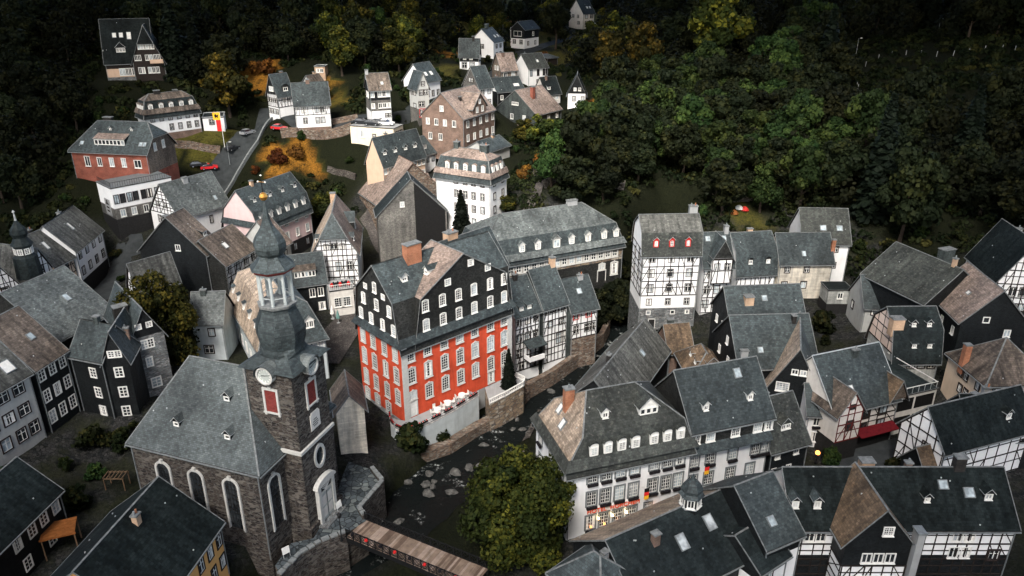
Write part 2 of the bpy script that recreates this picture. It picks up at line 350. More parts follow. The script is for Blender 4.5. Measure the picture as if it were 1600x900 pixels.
            if hooks and k!='flat':
                A=sum(pg[a][0]*pg[(a+1)%n][1]-pg[(a+1)%n][0]*pg[a][1] for a in range(n))/2
                for _ in range(int(abs(A)/20)):
                    x=random.uniform(min(p[0] for p in pg)+.5,max(p[0] for p in pg)-.5); y=random.uniform(min(p[1] for p in pg)+.5,max(p[1] for p in pg)-.5)
                    if abs(min(zf((x,y),j) for j in range(len(pl)))-zf((x,y),i))<1e-6:
                        z=zf((x,y),i)+th; rb.box(x-.07,x+.07,y-.05,y+.05,z-.1,z+.09,'lead')
        if soff=='timber' or True: s.roof=rb.build('roof',s.root)
        if cb.f: cb.build('ridge_cap',s.root)
        if gut and k!='flat':
            hh=wh-max(zb,-4)
            for (x,y) in ((x0+.12,y0-.08),(x0+w-.12,y0-.08)):
                if 'F' in P:
                    gb=MB(); gb.beam((x,y,max(zb,-1)),(x,y,wh-.1),.11,.11,'zinc',(0,1,0)); gb.build('downpipe',s.root)
        if k=='flat' and roof[1]>0:
            pb=MB(); h=roof[1]; e=.1
            for bx in ((x0-e,x0+w+e,y0-e,y0+.15),(x0-e,x0+w+e,y0+d-.15,y0+d+e),(x0-e,x0+.15,y0+.15,y0+d-.15),(x0+w-.15,x0+w+e,y0+.15,y0+d-.15)): pb.box(*bx,wh+th+.003,wh+th+h,'lead')
            pb.build('parapet',s.root)
        if flare:
            fb=MB(); e=flare; ci=[(x0-.02,y0-.02),(x0+w+.02,y0-.02),(x0+w+.02,y0+d+.02),(x0-.02,y0+d+.02)]; co=[(x0-e,y0-e),(x0+w+e,y0-e),(x0+w+e,y0+d+e),(x0-e,y0+d+e)]
            for i in range(4):
                j=(i+1)%4; fb.poly([(*co[i],wh-.25),(*co[j],wh-.25),(*ci[j],wh+1.0),(*ci[i],wh+1.0)],rm); fb.poly([(*co[i],wh-.25),(*ci[i],wh-.2),(*ci[j],wh-.2),(*co[j],wh-.25)],'zinc')
            fb.build('eave_skirt',s.root)
        if walls:
            L={'F':w,'R':d,'B':w,'L':d}; polys={}
            for sd in 'FRBL':
                tops=[]; l=L[sd]
                fs=[]
                for i in range(len(pl)):
                    p0=s.sp(sd,0,0); p1=s.sp(sd,l,0); a=zf(p0,i); fs.append((a,(zf(p1,i)-a)/l))
                us={0.0,l}
                for i in range(len(fs)):
                    for j in range(i):
                        db=fs[i][1]-fs[j][1]
                        if abs(db)>1e-6:
                            u=(fs[j][0]-fs[i][0])/db
                            if 0<u<l: us.add(u)
                polys[sd]=[(0,zb),(l,zb)]+[(u,min(a+b*u for a,b in fs)-.004) for u in sorted(us,reverse=True)]
            lo=zb; used=[]
            for top,mt in bands:
                pp=[]
                for sd in 'FRBL':
                    pg=clip(clip(polys[sd],lambda p:lo-p[1]),lambda p:p[1]-top)
                    if len(pg)>2 and sidemat and sd in sidemat: m=MB(); m.poly([(*s.sp(sd,u,0),z) for u,z in pg],sidemat[sd]); m.build('wall',s.root)
                    elif len(pg)>2 and max(z for _,z in pg)-min(z for _,z in pg)>.05: pp.append([(*s.sp(sd,u,0),z) for u,z in pg])
                for grp in ([pp] if len(pp)!=2 else [[q] for q in pp]):
                    if grp:
                        m=MB()
                        for q in grp: m.poly(q,mt)
                        m.build('wall',s.root)
                lo=top
            s.polys=polys
        return s
    def sp(s,sd,u,t):
        c=s.c; x0,y0,w,d=c['x0'],c['y0'],c['w'],c['d']
        return {'F':(x0+u,y0+t),'R':(x0+w-t,y0+u),'B':(x0+w-u,y0+d-t),'L':(x0+t,y0+d-u)}[sd]
    def sl(s,sd): return s.c['w'] if sd in 'FB' else s.c['d']
    def top(s,sd,u):
        x,y=s.sp(sd,u,0); return min(a*x+b*y+c for _,a,b,c in s.c['pl'])
    def zr(s,x,y): return min(a*x+b*y+c for _,a,b,c in s.c['pl'])
    def win1(s,sd,u,z,w,h,st,parent=None,t=0,box=None):
        fm,p1,p2=winmesh(w,h,st); o=link('window',fm,parent or s.root,(*s.sp(sd,u,t),z),SIDE[sd])
        link('pane',p1 if random.random()<.58 else random.choice(p2),o)
        if box:
            m=MB(); a=w/2+.1
            m.box(-a,a,-.42,-.13,-h/2-.42,-h/2-.16,'timber')
            for i in range(7):
                x=-a+2*a*(i+.5)/7; r=.12+random.random()*.1; m.lathe([(0,-h/2-.38),(r,-h/2-.22),(r*.8,-h/2-.02),(0,-h/2+.08)],box,5,(x,-.34+random.uniform(-.08,.05)))
            m.build('flower_box',o)
        return o
    def items(s,win=(),tim=(),dor=(),chim=(),sky=()):
        for a in win:
            sd,z,n,w,h,st=a[:6]; bx=a[6] if len(a)>6 else None; l=s.sl(sd)
            fr=[(i+.5)/n for i in range(n)] if isinstance(n,int) else n
            for f in fr: s.win1(sd,f*l,z,w,h,st,box=bx)
        for a in tim: s.timber(*a)
        for a in dor: s.dormer(*a)
        for a in chim: s.chimney(*a)
        for a in sky: s.skylight(*a)
        return s
    def timber(s,sd,z0,z1,rows,npost,mat='timber',brace=.5):
        m=MB(); l=s.sl(sd); q=.14; N={'F':(0,-1),'R':(1,0),'B':(0,1),'L':(-1,0)}[sd]
        def P(u,z,e=.02): x,y=s.sp(sd,u,0); return (x+N[0]*e,y+N[1]*e,z)
        tp=lambda u:min(z1,s.top(sd,min(max(u,0.01),l-.01))-.12)
        def span(z):
            us=[u for u in np.linspace(0,l,81) if s.top(sd,min(max(u,.01),l-.01))-.1>=z]
            return (us[0],us[-1]) if us else None
        up=(N[0],N[1],0); zs=[z0+(z1-z0)*i/rows for i in range(rows+1)]; rnd=random.Random(int(l*1000+z0*10))
        npost=max(2,round(npost*.85)); pu=[.1+(l-.2)*i/npost+(rnd.uniform(-.16,.16) if 0<i<npost else 0) for i in range(npost+1)]
        for u in pu:
            if tp(u)>z0+.3: m.beam(P(u,z0),P(u+(rnd.uniform(-.07,.07) if .3<u<l-.3 else 0),tp(u)),q*rnd.uniform(.85,1.2),.09,mat,up)
        for i,z in enumerate(zs):
            sn=span(z-.05)
            if sn and sn[1]-sn[0]>.6: m.beam(P(sn[0],z,.022),P(sn[1],z,.022),q*1.25,.096,mat,up)
            if i<rows:
                zm=(z+zs[i+1])/2+.15; sn=span(zm)
                if sn and sn[1]-sn[0]>.8: m.beam(P(sn[0],zm,.021),P(sn[1],zm,.021),q*.85,.092,mat,up)
        for i in range(rows):
            for k in range(npost):
                if (k in(0,npost-1) and rnd.random()<.9) or rnd.random()<brace*.4:
                    a,b=(pu[k],pu[k+1]); 
                    if (k<npost/2)==(rnd.random()<.85): a,b=b,a
                    if min(tp(a),tp(b))>=zs[i+1]-.2: m.beam(P(b,zs[i],.019),P(a,zs[i+1],.019),q*.8,.088,mat,up)
        us=[0]+sorted(u for u,z in s.polys[sd][2:] )+[l]
        if s.top(sd,l/2)>s.top(sd,.01)+.5 and z1>s.top(sd,.01):
            pts=[(u,s.top(sd,min(max(u,.01),l-.01))-.12) for u in sorted(set(us))]
            for (a,za),(b,zb) in zip(pts,pts[1:]):
                if max(za,zb)>z0: m.beam(P(a,za,.018),P(b,zb,.018),q,.085,mat,up)
        m.build('timber_frame',s.root)
    def dormer(s,sd,uf,v,w,h,ty='g',st='p',nw=1,wm='wall_slate_teal',rm=None,gh=None,label=None):
        rm=rm or s.c['rm']; PL=s.c['P'][sd]; t=max((v-a)/m for a,m in PL); sm=max(.3,next(m for a,m in sorted(PL,key=lambda q:q[0]+q[1]*(t+.3)))); l=s.sl(sd)
        m=MB(); a=w/2; o=.14; t-=.02; Lr=.0
        if ty=='s':
            ms=min(.35,sm*.4); Lb=h/(sm-ms)+.3; z2=h+ms*Lb
            m.prism([(-a,0,-.5),(a,0,-.5),(a,Lb,-.5),(-a,Lb,-.5)],[(-a,0,h),(a,0,h),(a,Lb,z2),(-a,Lb,z2)],wm)
            m.prism([(-a-o,-.22,h-.22*ms+.004),(a+o,-.22,h-.22*ms+.004),(a+o,Lb,z2+.004),(-a-o,Lb,z2+.004)],[(-a-o,-.22,h+.1-.22*ms),(a+o,-.22,h+.1-.22*ms),(a+o,Lb,z2+.1),(-a-o,Lb,z2+.1)],'zinc',mtop=rm)
        elif ty=='a':
            Lb=(h+a*.7)/sm+.3; n=8; ar=[(a*math.cos(math.pi*i/n),h+a*.65*math.sin(math.pi*i/n)) for i in range(n+1)]
            pr=[(-a,-.5),(a,-.5)]+ar; m.prism([(x,0,z) for x,z in pr],[(x,Lb,z) for x,z in pr],wm)
            for (xa,za),(xb,zb) in zip(ar,ar[1:]):
                g=1.12; m.prism([(xa*g,-.15,h+(za-h)*g),(xb*g,-.15,h+(zb-h)*g),(xb*g,Lb,h+(zb-h)*g),(xa*g,Lb,h+(za-h)*g)],[(xa*g*1.06,-.15,h+(za-h)*g+.07),(xb*g*1.06,-.15,h+(zb-h)*g+.07),(xb*g*1.06,Lb,h+(zb-h)*g+.07),(xa*g*1.06,Lb,h+(za-h)*g+.07)],rm)
        else:
            gh=gh or w*.5; Lb=(h+gh)/sm+.35; pr=[(-a,-.5),(a,-.5),(a,h),(0,h+gh),(-a,h)]
            m.prism([(x,0,z) for x,z in pr],[(x,Lb,z) for x,z in pr],wm)
            k=gh/a; e=a+o
            for sg in (-1,1):
                q=[(0,-.25,h+gh+.01),(sg*e,-.25,h+gh-k*e+.01),(sg*e,Lb,h+gh-k*e+.01),(0,Lb,h+gh+.01)]
                m.prism(q,[(x,y,z+.1) for x,y,z in q],'lead',mtop=rm)
        d=m.build('dormer',s.root,(*s.sp(sd,uf*l,t),s.c['wh']+v),SIDE[sd])
        if label: d['label']=label
        ww=min((w-.3)/nw-.12,1.2)
        for i in range(nw):
            fm,p1,p2=winmesh(ww,max(h-.45,.4),st); x=(i-(nw-1)/2)*(w-.2)/nw
            link('window',fm,d,(x,0,h/2-.02))
            g=link('pane',p1 if random.random()<.7 else random.choice(p2),d,(x,0,h/2-.02))
        return d
    def chimney(s,fx,fy,h,w=.9,d=.7,mat='brick_dark',pots=1,below=1.5):
        c=s.c; x=c['x0']+fx*c['w']; y=c['y0']+fy*c['d']; z=s.zr(x,y); m=MB()
        m.box(x-w/2,x+w/2,y-d/2,y+d/2,z-below,z+h,mat); o=m.build('chimney',s.root)
        k=MB(); k.box(x-w/2-.1,x+w/2+.1,y-d/2-.1,y+d/2+.1,z+h+.003,z+h+.16,'ridge')
        for i in range(pots):
            px=x+(i-(pots-1)/2)*w*.5; k.tube((px,y,z+h+.16),(px,y,z+h+.6),.13,.11,'brick_orange' if i%2 else 'zinc',7)
        k.build('chimney_cap',o)
    def skylight(s,sd,uf,v,w=.9,h=1.2,pm='glass_sky'):
        PL=s.c['P'][sd]; t=max((v-a)/m for a,m in PL); sm=next(m for a,m in sorted(PL,key=lambda q:q[0]+q[1]*(t+.1)))
        l=s.sl(sd); ob=Matrix.Rotation(SIDE[sd],4,'Z')@Matrix.Rotation(math.atan(sm),4,'X'); x,y=s.sp(sd,uf*l,t)
        m=MB(); a=w/2; b=h/2; f=.1
        for q in ((-a-f,-a,-b-f,b+f),(a,a+f,-b-f,b+f),(-a,a,-b-f,-b),(-a,a,b,b+f)): m.box(*q,-.05,.3,'zinc')
        o=m.build('skylight',s.root); o.matrix_local=Matrix.Translation((x,y,s.c['wh']+v+.05))@ob
        p=MB(); p.poly([(-a,-b,.26),(a,-b,.26),(a,b,.26),(-a,b,.26)],pm); p.build('pane',o)
    def door(s,sd,uf,z,w,h,mat='door_dark',fr='frame_stone',arch=False):
        l=s.sl(sd); m=MB(); a=w/2
        m.box(-a,a,-.06,.0,0,h,mat); d=m.build('door',s.root,(*s.sp(sd,uf*l,0),z),SIDE[sd])
        k=MB(); k.box(-a-.15,-a,-.14,0,0,h+.15,fr); k.box(a,a+.15,-.14,0,0,h+.15,fr); k.box(-a,a,-.14,0,h,h+.15,fr); k.build('door_frame',d)
        return d
AUTO=random.Random(3)
def H(name,label,cat,A,B,z0,wh,D,roof,rm='slate',bands=((99,'white'),),win=(),tim=(),dor=(),chim=(),sky=(),o=.45,**kw):
    h=House(name,label,cat,A,B,z0,wh,D,o)
    h.block(wh,roof,rm,bands,o=o,**kw); h.items(win,tim,dor,chim,sky)
    if not chim and roof[0]!='flat' and AUTO.random()<.75: h.chimney(AUTO.uniform(.2,.8),AUTO.uniform(.4,.6),AUTO.uniform(.7,1.3),AUTO.uniform(.6,1.0),.6,AUTO.choice(('brick_dark','brick_brown','brick_tan','concrete','wall_slate_teal')),AUTO.choice((0,1,2)))
    return h
# ================================================================== HOUSES: centre
TF,SR,WH,HH,SC_,MN='timber_framed_house','slate_roofed_house','white_house','hillside_house','slate_clad_house','mansard_house'
fl='flower_dark'
# --- red mansion
h=House('red_mansion','tall red mansion with grid windows and two black slate gables beside the river','mansion',(625,543),(803,476),0,13,11.9,.3)
g7=[.075,.215,.36,.50,.64,.79,.925]; g4=[.13,.37,.63,.87]
h.block(13,('mx',6.2,1.1,.95),'slate',low='wall_slate',rms={'B':'slate_tan_sheen'},bands=((-.2,'concrete'),(13.05,'red'),(99,'wall_slate')),o=.3,flare=.7)
h.items(win=[('F',10.9,g7,1.15,1.9,'g'),('F',7.4,g7,1.15,2.3,'g'),('F',3.7,g7[1:],1.15,2.2,'g'),('F',1.2,[.79,.925],1.1,1.7,'g'),
 ('L',10.9,g4,1.1,1.9,'g'),('L',7.4,g4,1.1,2.3,'g'),('L',3.7,g4,1.1,2.2,'g'),('L',.6,g4[:3],1.0,1.4,'e'),
 ('L',14.9,g4,.9,1.5,'G'),('L',17.7,[.22,.52,.80],.9,1.5,'G'),('L',20.4,[.5],.8,1.4,'G')],dor=[('F',.16,8.2,1.1,.9,'g','p',1,'frame_white')],chim=[(.30,.45,2.6,2.6,1.3,'brick_orange',0)])
for u,z in ((.3,19.9),(.72,19.6)): h.win1('L',u*11.3,z,.7,.7,'s')
q=MB(); q.box(-.05,.9,-.16,0,-.2,13,'frame_stone'); q.build('corner_pilaster',h.root,(0.0,-.004,0))
q=MB(); q.box(-.9,0,-.16,0,-.2,13,'frame_stone'); q.build('corner_pilaster',h.root,(h.W,-.004,0))
d=h.door('F',.075,.4,1.2,2.5,'frame_white'); h.win1('F',.075*h.W,4.0,1.2,1.1,'g')
cx0,cw=2.6,h.W-3.1
h.block(13,('my',6.2,1.1,.62),'slate',low='wall_slate',rms={'L':'slate_pink'},bands=((99,'wall_slate'),),o=.3,og=.25,x0=cx0,y0=-.03,w=cw,d=11.3/2+2,zb=12.9)  # left slope paler, its warm sheen put into the colour
fr=lambda l:[(f*h.W-cx0)/cw for f in l]
h.items(win=[('F',14.9,fr(g7[1:]),.95,1.6,'G'),('F',18.0,fr(g7[1:]),.95,1.6,'G')],dor=[('L',.62,8.4,1.1,.9,'g','p',1,'frame_white')])
for f,z in ((.34,20.6),(.58,22.6),(.76,20.9)): h.win1('F',f*cw,z,.9,.9,'s')
RED=h
# house behind the red mansion
h=House(SR,'plain grey slate roofed house tucked behind the red mansion','house',(700,448),(797,411),1,15,9,.4)
h.block(15,('x',5.6),'slate',((99,'wall_slate'),)); h.items(dor=[('F',.55,2.6,1.3,.9,'g','p',1,'frame_white')],chim=[(.38,.55,1.6,2.2,1.4,'brick_tan',2)])
# long mansard
h=House(MN,'long mansard manor with a row of arched windows and white dormers behind the red mansion','manor',(752,415),(979,377),3,8,13,.5)
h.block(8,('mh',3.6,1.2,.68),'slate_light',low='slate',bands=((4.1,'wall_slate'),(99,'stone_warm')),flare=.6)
n=16; h.items(win=[('F',6.0,[.08+.86*i/n for i in range(n+1)],1.0,1.9,'e'),('F',2.2,[.94],1.3,2.3,'e'),('F',3.0,[.845],1.1,.9,'e')],
 dor=[('F',f,1.0,1.25,1.6,'g','a',1,'frame_white') for f in (.27,.38,.62,.74,.86,.95)]+[('F',.51,.9,1.7,1.8,'g','p',1,'boards_grey')],chim=[(.72,.5,.9,2.2,.9,'concrete',0)])
h.door('F',.845,-.2,1.8,2.4); h.items(win=[('R',6.0,4,1.0,1.9,'e')])
# timber row by the river
def tf(h,sd,z0,z1,rows,n,**k): h.timber(sd,z0,z1,rows,n,**k)
h=H(TF,'white timber framed riverside house with a roofed balcony touching the red mansion','house',(804,497),(849,484),-3,11,9,('x',5),'slate',((99,'white'),),win=[('F',9.6,3,.9,1.3,'k'),('F',6.6,3,.9,1.3,'k'),('F',3.4,[.18],.9,1.5,'k'),('F',1.0,2,.9,1.3,'k')],tim=[('F',0,11,4,7)],dor=[('F',.3,.5,1,.9,'s','p',1,'wall_slate'),('F',.62,.5,1,.9,'s','p',1,'wall_slate')])
b=MB(); W=h.W; b.box(W*.35,W*.98,-1.9,0,2.0,2.25,'timber'); b.box(W*.35,W*.98,-1.95,-1.8,2.25,3.2,'white'); b.box(W*.35,W*.37,-1.8,0,2.25,3.2,'white')
b.prism([(W*.3,-2.2,4.9),(W*1.05,-2.2,4.9),(W*1.05,0,5.7),(W*.3,0,5.7)],[(W*.3,-2.2,5.05),(W*1.05,-2.2,5.05),(W*1.05,0,5.85),(W*.3,0,5.85)],'slate')
for x in (W*.37,W*.96): b.box(x-.08,x+.08,-1.9,-1.74,3.2,4.98,'timber')
b.build('balcony',h.root)
H(TF,'taller white timber framed riverside house with a plain slate roof in mid row','house',(848.5,484),(892,471.5),-3,11.2,9,('x',5.6),'slate',((99,'white'),),win=[('F',10.2,[.16,.36,.56],.9,.9,'k'),('F',10.2,[.82],.9,1.2,'k'),('F',7.6,[.3],.9,1.2,'k'),('F',7.6,[.72,.9],.8,1.1,'k'),('F',4.4,[.66,.86],1.0,2.0,'k')],tim=[('F',0,11.2,4,7)],chim=[(.95,.5,1.5,.9,.9,'brick_tan',1)],sidemat={'L':'wall_slate_teal'})
h=H(TF,'low timber framed house on a rough stone base ending the riverside row','house',(891.5,489),(939,479),-3,9.6,8.5,('x',4.6),'slate',((4.0,'rubble_brown'),(99,'white')),win=[('F',8.5,[.18,.66],1.0,1.2,'r'),('F',5.7,[.2,.62,.82],1.0,1.5,'k')],tim=[('F',4.0,9.6,2,6)],sky=[('F',.5,2.5,.8,.9)],sidemat={'L':'wall_slate_teal'})
# tall timber house
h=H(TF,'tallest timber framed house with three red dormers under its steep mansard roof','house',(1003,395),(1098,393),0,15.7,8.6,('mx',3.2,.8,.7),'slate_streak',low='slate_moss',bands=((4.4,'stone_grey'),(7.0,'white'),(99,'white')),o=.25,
 win=[('F',14.4,3,1.1,1.4,'k'),('F',11.5,3,1.1,1.5,'k'),('F',8.5,3,1.1,1.5,'k'),('F',5.7,3,.9,1.2,'k'),('F',3.5,[.17,.6,.86],.7,.7,'t'),('L',14,[.3,.7],.8,1.2,'k'),('L',10.5,[.3,.7],.8,1.2,'k')],tim=[('F',7,15.7,3,9),('L',7,15.7,3,4)],
 dor=[('F',f,.8,1.0,1.5,'g','r',1,'frame_red') for f in (.22,.49,.77)],chim=[(.93,.55,1.8,1.5,.9,'concrete',2)])
h.door('F',.24,.2,1.1,1.9)
h=H(TF,'narrow timber framed house with a dark slate cross gable beside the tallest timber house','house',(1098,419),(1151,417),2,9.5,9,('x',5.2),'slate',((99,'white'),),win=[('F',8,2,1.0,1.4,'k'),('F',4.8,3,1.0,1.5,'k'),('F',1.9,3,1.0,1.5,'k')],tim=[('F',0,9.5,3,6)],chim=[(.92,.5,1.3,.8,.8,'concrete',1)],sky=[('F',.25,4.2,.8,.9),('F',.8,4.2,.8,.9)])
W=h.W; h.block(11.2,('y',3.6),'slate',((99,'wall_slate'),),x0=W*.22,w=W*.7,y0=-.6,d=5,zb=11); h.block(11.2,('flat',0),'slate',((99,'white'),),x0=W*.22,w=W*.7,y0=-.58,d=4,zb=6.2,gut=False,hooks=False); h.items(win=[('F',9.6,2,1.0,1.4,'k')],tim=[('F',6.3,11.1,1,4)])
H(TF,'timber framed house with small dormers in a dark slate mansard on the right river bank','house',(1150,423),(1218,419),2,7.2,9,('mx',3.2,.9,.75),'slate',((99,'white'),),win=[('F',6,5,.95,1.3,'k'),('F',3.0,5,.95,1.3,'k')],tim=[('F',0,7.2,2,9)],dor=[('F',.33,.9,1.0,1.0,'a','p',1,'wall_slate'),('F',.78,.9,1.0,1.0,'a','p',1,'wall_slate')],chim=[(.5,.55,1.0,1,.7,'brick_tan',0)])
H(SR,'low house clad in pale grey boards with dark shutters on the right bank','house',(1217,412),(1307,411),3,7.5,8,('x',4.6),'slate',((99,'boards'),),win=[('F',6,[.15,.52],.9,1.1,'d'),('F',2.8,[.13,.5],1.0,1.3,'d')],sky=[('F',.46,1.3,.6,.9)],chim=[(1.02,.2,2.2,.7,.5,'brick_orange',0)])
H(WH,'white house with mottled grey roof and two skylights standing above the boarded house','house',(1252,379),(1333,381),4,9,10,('x',5.4),'slate_moss',((99,'white'),),win=[('R',7,2,.9,1.2,'d'),('F',7.6,[.72],.9,1.1,'d'),('F',4.2,[.72],.9,1.1,'d')],sky=[('F',.45,2.2,1,1),('F',.8,2.2,1,1)])
# ---- right bank cluster
h=H(SR,'long dark slate roofed barn behind the black gabled house','house',(1140,512),(1265,507),1,10.5,9,('x',4.8),'slate',((99,'wall_slate_black'),),win=[('L',9,[.3,.6],.7,1.1,'p'),('L',6,[.5],.7,1.1,'p')],chim=[(.28,.3,1.0,1.4,1.2,'brick_tan',0)],sky=[('F',.5,3.2,.7,.8)])
h=H(SR,'broad grey slate roofed house with a small roof vent on the right bank','house',(1152,576),(1284,572),0,8.5,12,('x',5.6),'slate',((99,'wall_slate_black'),),win=[('L',7,[.25,.6],.7,1.2,'p'),('L',10,[.5],.7,1.2,'p')],chim=[(.80,.42,1.2,.6,.6,'brick_dark',0),(.08,.1,1.0,1.1,.6,'concrete',0)],sky=[('F',.3,1.7,.7,.8)])
h=House(SC_,'black gabled house facing the hotel with white grid windows in its slate wall','house',(1189,612),(1290,628),0,6,13,.4)
h.block(6,('y',7.6),'slate_fine',rms={'L':'slate_tan_sheen'},bands=((99,'wall_slate_black'),)); h.items(win=[('F',9.9,[.47,.61],.8,.7,'p'),('F',7.2,[.30],1.7,1.3,'l'),('F',3.6,[.28],1.7,1.4,'l'),('F',3.6,[.82],.8,1.3,'l'),('F',3.3,[.04],.6,.6,'p')])
# foreground of right bank
h=H(TF,'brown timbered shop house with a gabled bay and a red awning over the street','house',(1303,648),(1412,622),0,7,11,('x',6),'slate',((2.8,'door_dark'),(99,'stonewhite')),win=[('F',5.6,[.5,.78],1.3,1.8,'b'),('F',3.2,[.5,.78],1.2,1.4,'b')],tim=[('F',2.8,7,2,8)],sky=[('F',.33,1.8,.9,1.2,'frame_white')],cap='lead')
W=h.W; h.block(7.4,('y',3.0),'slate_brown',((2.8,'door_dark'),(99,'stonewhite')),x0=-.2,w=W*.36,y0=-1.2,d=6,zb=-3); h.items(win=[('F',5.2,[.5],1.2,1.5,'b'),('F',8.2,[.5],.8,.7,'b')],tim=[('F',2.8,11,3,4,'timber_red')])
h.block(7.2,('y',2.6),'slate_rust',((99,'wall_slate_brown'),),x0=W*.85,w=W*.24,y0=-.3,d=5,zb=6.9)
b=MB(); b.prism([(W*.38,-1.5,2.5),(W*.98,-1.5,2.5),(W*.98,0,3.1),(W*.38,0,3.1)],[(W*.38,-1.5,2.6),(W*.98,-1.5,2.6),(W*.98,0,3.2),(W*.38,0,3.2)],'awning_red'); b.build('awning',h.root)
h=House('parking_garage','beige concrete garage block with black panels for open bays and a railed roof terrace','garage',(1396,624),(1466,608),0,6.4,10,.1)
h.block(6.4,('flat',.0),'slate_dark',((99,'stonewhite'),),hooks=False); b=MB()
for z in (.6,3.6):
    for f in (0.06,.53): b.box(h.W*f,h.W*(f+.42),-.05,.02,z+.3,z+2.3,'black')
b.build('bay_shade',h.root)  # black panels stand for the shade inside the bays
b=MB()
for x in np.linspace(.1,h.W-.1,8): b.box(x-.03,x+.03,.1,.16,6.6,7.6,'lead')
b.box(0,h.W,.08,.18,7.55,7.65,'frame_white'); b.box(h.W-.18,h.W-.08,.2,9.8,7.55,7.65,'frame_white'); b.build('railing',h.root)
h=H(MN,'black mansard house with a cream timbered gable end and small dormers','house',(1394,557),(1476,556),3,5,8.5,('mx',3.6,1.0,.8),'slate_dark',((99,'boards_grey'),),win=[('F',3.4,[.42,.64,.86],1.0,1.5,'d')],dor=[('F',.42,1.0,.9,.9,'s','p',1,'wall_slate_black'),('F',.75,1.0,.9,.9,'s','p',1,'wall_slate_black'),('F',.42,4.1,.9,.8,'g','p',1,'wall_slate_black'),('F',.75,4.1,.9,.8,'g','p',1,'wall_slate_black')],chim=[(.05,.2,1.4,1.8,1.4,'brick_tan',0)])
b=MB(); b.poly([(-.03,8.4,5),(-.03,.1,5),(-.03,1.05,8.5),(-.03,4.25,10.9),(-.03,7.45,8.5)],'panel_pink'); b.build('gable_panel',h.root); h.timber('L',5,11,2,5,'timber')
h=H(WH,'plain white house with a smooth dark slate roof behind the cream timbered gable','house',(1349,480),(1437,482),3,5,7.5,('x',4.4),'slate',((99,'grey'),),win=[('F',3.9,[.2],.9,1.0,'d'),('L',3,[.3],.9,1.4,'d')],sky=[('F',.73,1.2,.7,.9)])
h=H('garden_shed','small grey shed with one white window between two dark houses','shed',(1293,456),(1338,456),3,4.5,4,('flat',0),'slate_dark',((1.8,'door_dark'),(99,'boards_grey')),win=[('F',3.5,[.5],.9,1.1,'p')],hooks=False)
h=H(SC_,'dark slate house with mossy gable roof and big square chimney under the right hillside','house',(1446,476),(1545,458),5,7.5,14,('y',5),'slate_moss',((99,'wall_slate_black'),),win=[('F',8.5,[.5],1.0,1.0,'p')],chim=[(.62,.35,3.0,2.4,1.4,'wall_slate_teal',0),(.5,.12,1.4,.6,.6,'brick_tan',1)])
h=H(SC_,'house with weathered brown roof and black slate gable near the right edge','house',(1500,504),(1614,508),4,8,12,('y',5.4),'slate_pink',((99,'wall_slate_black'),),win=[('F',8.4,[.36],.9,.9,'t'),('L',5.5,3,.7,1.3,'p'),('F',6.2,[.72],.9,1.1,'p')],sky=[('L',.6,2.8,.7,.5,'frame_white')])
h=H(SR,'beige plastered house with an orange brick chimney on its hipped roof at the right','house',(1541,602),(1650,599),1,8,('L',(1484,549)),('hip',1.0),'slate_brown',((99,'beige'),),win=[('L',6.6,[.38,.52,.82],.85,1.2,'d'),('L',4.2,[.45,.6,.86],.85,1.2,'d'),('F',6.4,3,1.1,1.4,'k'),('F',3.2,5,1.1,1.4,'l')],tim=[('F',0,5,2,8)],chim=[(-.0,.62,3.2,.9,.9,'brick_orange',0)])
h.root['label']='beige plastered house with an orange brick chimney on its hipped roof at the right'
h=H(TF,'white timber framed gable house cut by the right edge below the dark forest','house',(1557,440),(1650,444),7,8,12,('y',7),'slate_black',((2.6,'wall_slate_black'),(99,'white')),win=[('F',6.2,[.32,.5,.7],1.0,1.5,'k'),('F',3.4,[.25,.4,.55,.7],1.0,1.2,'k')],tim=[('F',2.6,15,5,9)],o=.3)
h=H(TF,'house with a bright white timbered gable end beside a huge dark roof','house',(1476,709),('y',20,17),0,6.5,7.2,('x',4.4),'slate_black',((99,'white'),),win=[('L',5.2,[.62],.9,1.6,'d')],tim=[('L',0,11,3,6),('F',0,6.5,2,9)],dor=[('F',.75,1.5,1.1,1,'g','p',1,'wall_slate_black')])
h=H(SR,'low house with a broad black roof near the lower right edge','house',(1514,690),(1640,686),0,5,8,('x',4.6),'slate_black',((99,'wall_slate_black'),))
h=H(TF,'long dark roofed timber house filling the lower right corner','house',(1236,829),(1597,829),-1,7,10,('x',4.5),'slate_black',((3.2,'wall_slate_black'),(99,'white')),win=[('F',5.9,[.08,.13,.745,.80],.95,1.3,'p'),('F',3.6,[.745,.80],.95,1.4,'p'),('F',3.2,[.93],1.1,1.4,'d')],tim=[('F',0.4,7,3,24)],chim=[(.40,.62,1.3,1.5,1.1,'brick_tan',0),(.80,.5,1.6,1.2,.9,'brick_dark',0),(.58,.55,.9,.7,.6,'brick_brown',1)],dor=[('F',.90,2.1,1.1,1.0,'g','p',1,'wall_slate_black'),('F',.02,1.5,1.0,1.1,'g','l',1,'wall_slate_black','slate'),('F',.12,1.5,1.0,1.1,'g','l',1,'wall_slate_black','slate'),('F',.62,1.9,.9,.9,'g','p',1,'wall_slate_black')],sky=[('F',.71,3.2,.9,.9),('F',.82,2.6,1.0,1.0)],o=.35)
h.root['label']='long timber framed house under a black roof with a brown gabled bay at lower right'
W=h.W; h.block(7.6,('y',4.4),'slate_rust',((4.4,'white'),(99,'wall_slate_black')),x0=W*.185,w=W*.285,y0=-3,d=8,zb=-4,o=.5)
h.items(win=[('F',9.2,[.6],1.0,1.0,'l'),('F',5.5,[.36,.54,.72],1.0,1.2,'p'),('F',2.2,[.36,.54,.72],1.0,1.5,'p')],tim=[('F',0,4.4,2,7),('L',0,4.4,2,3)])
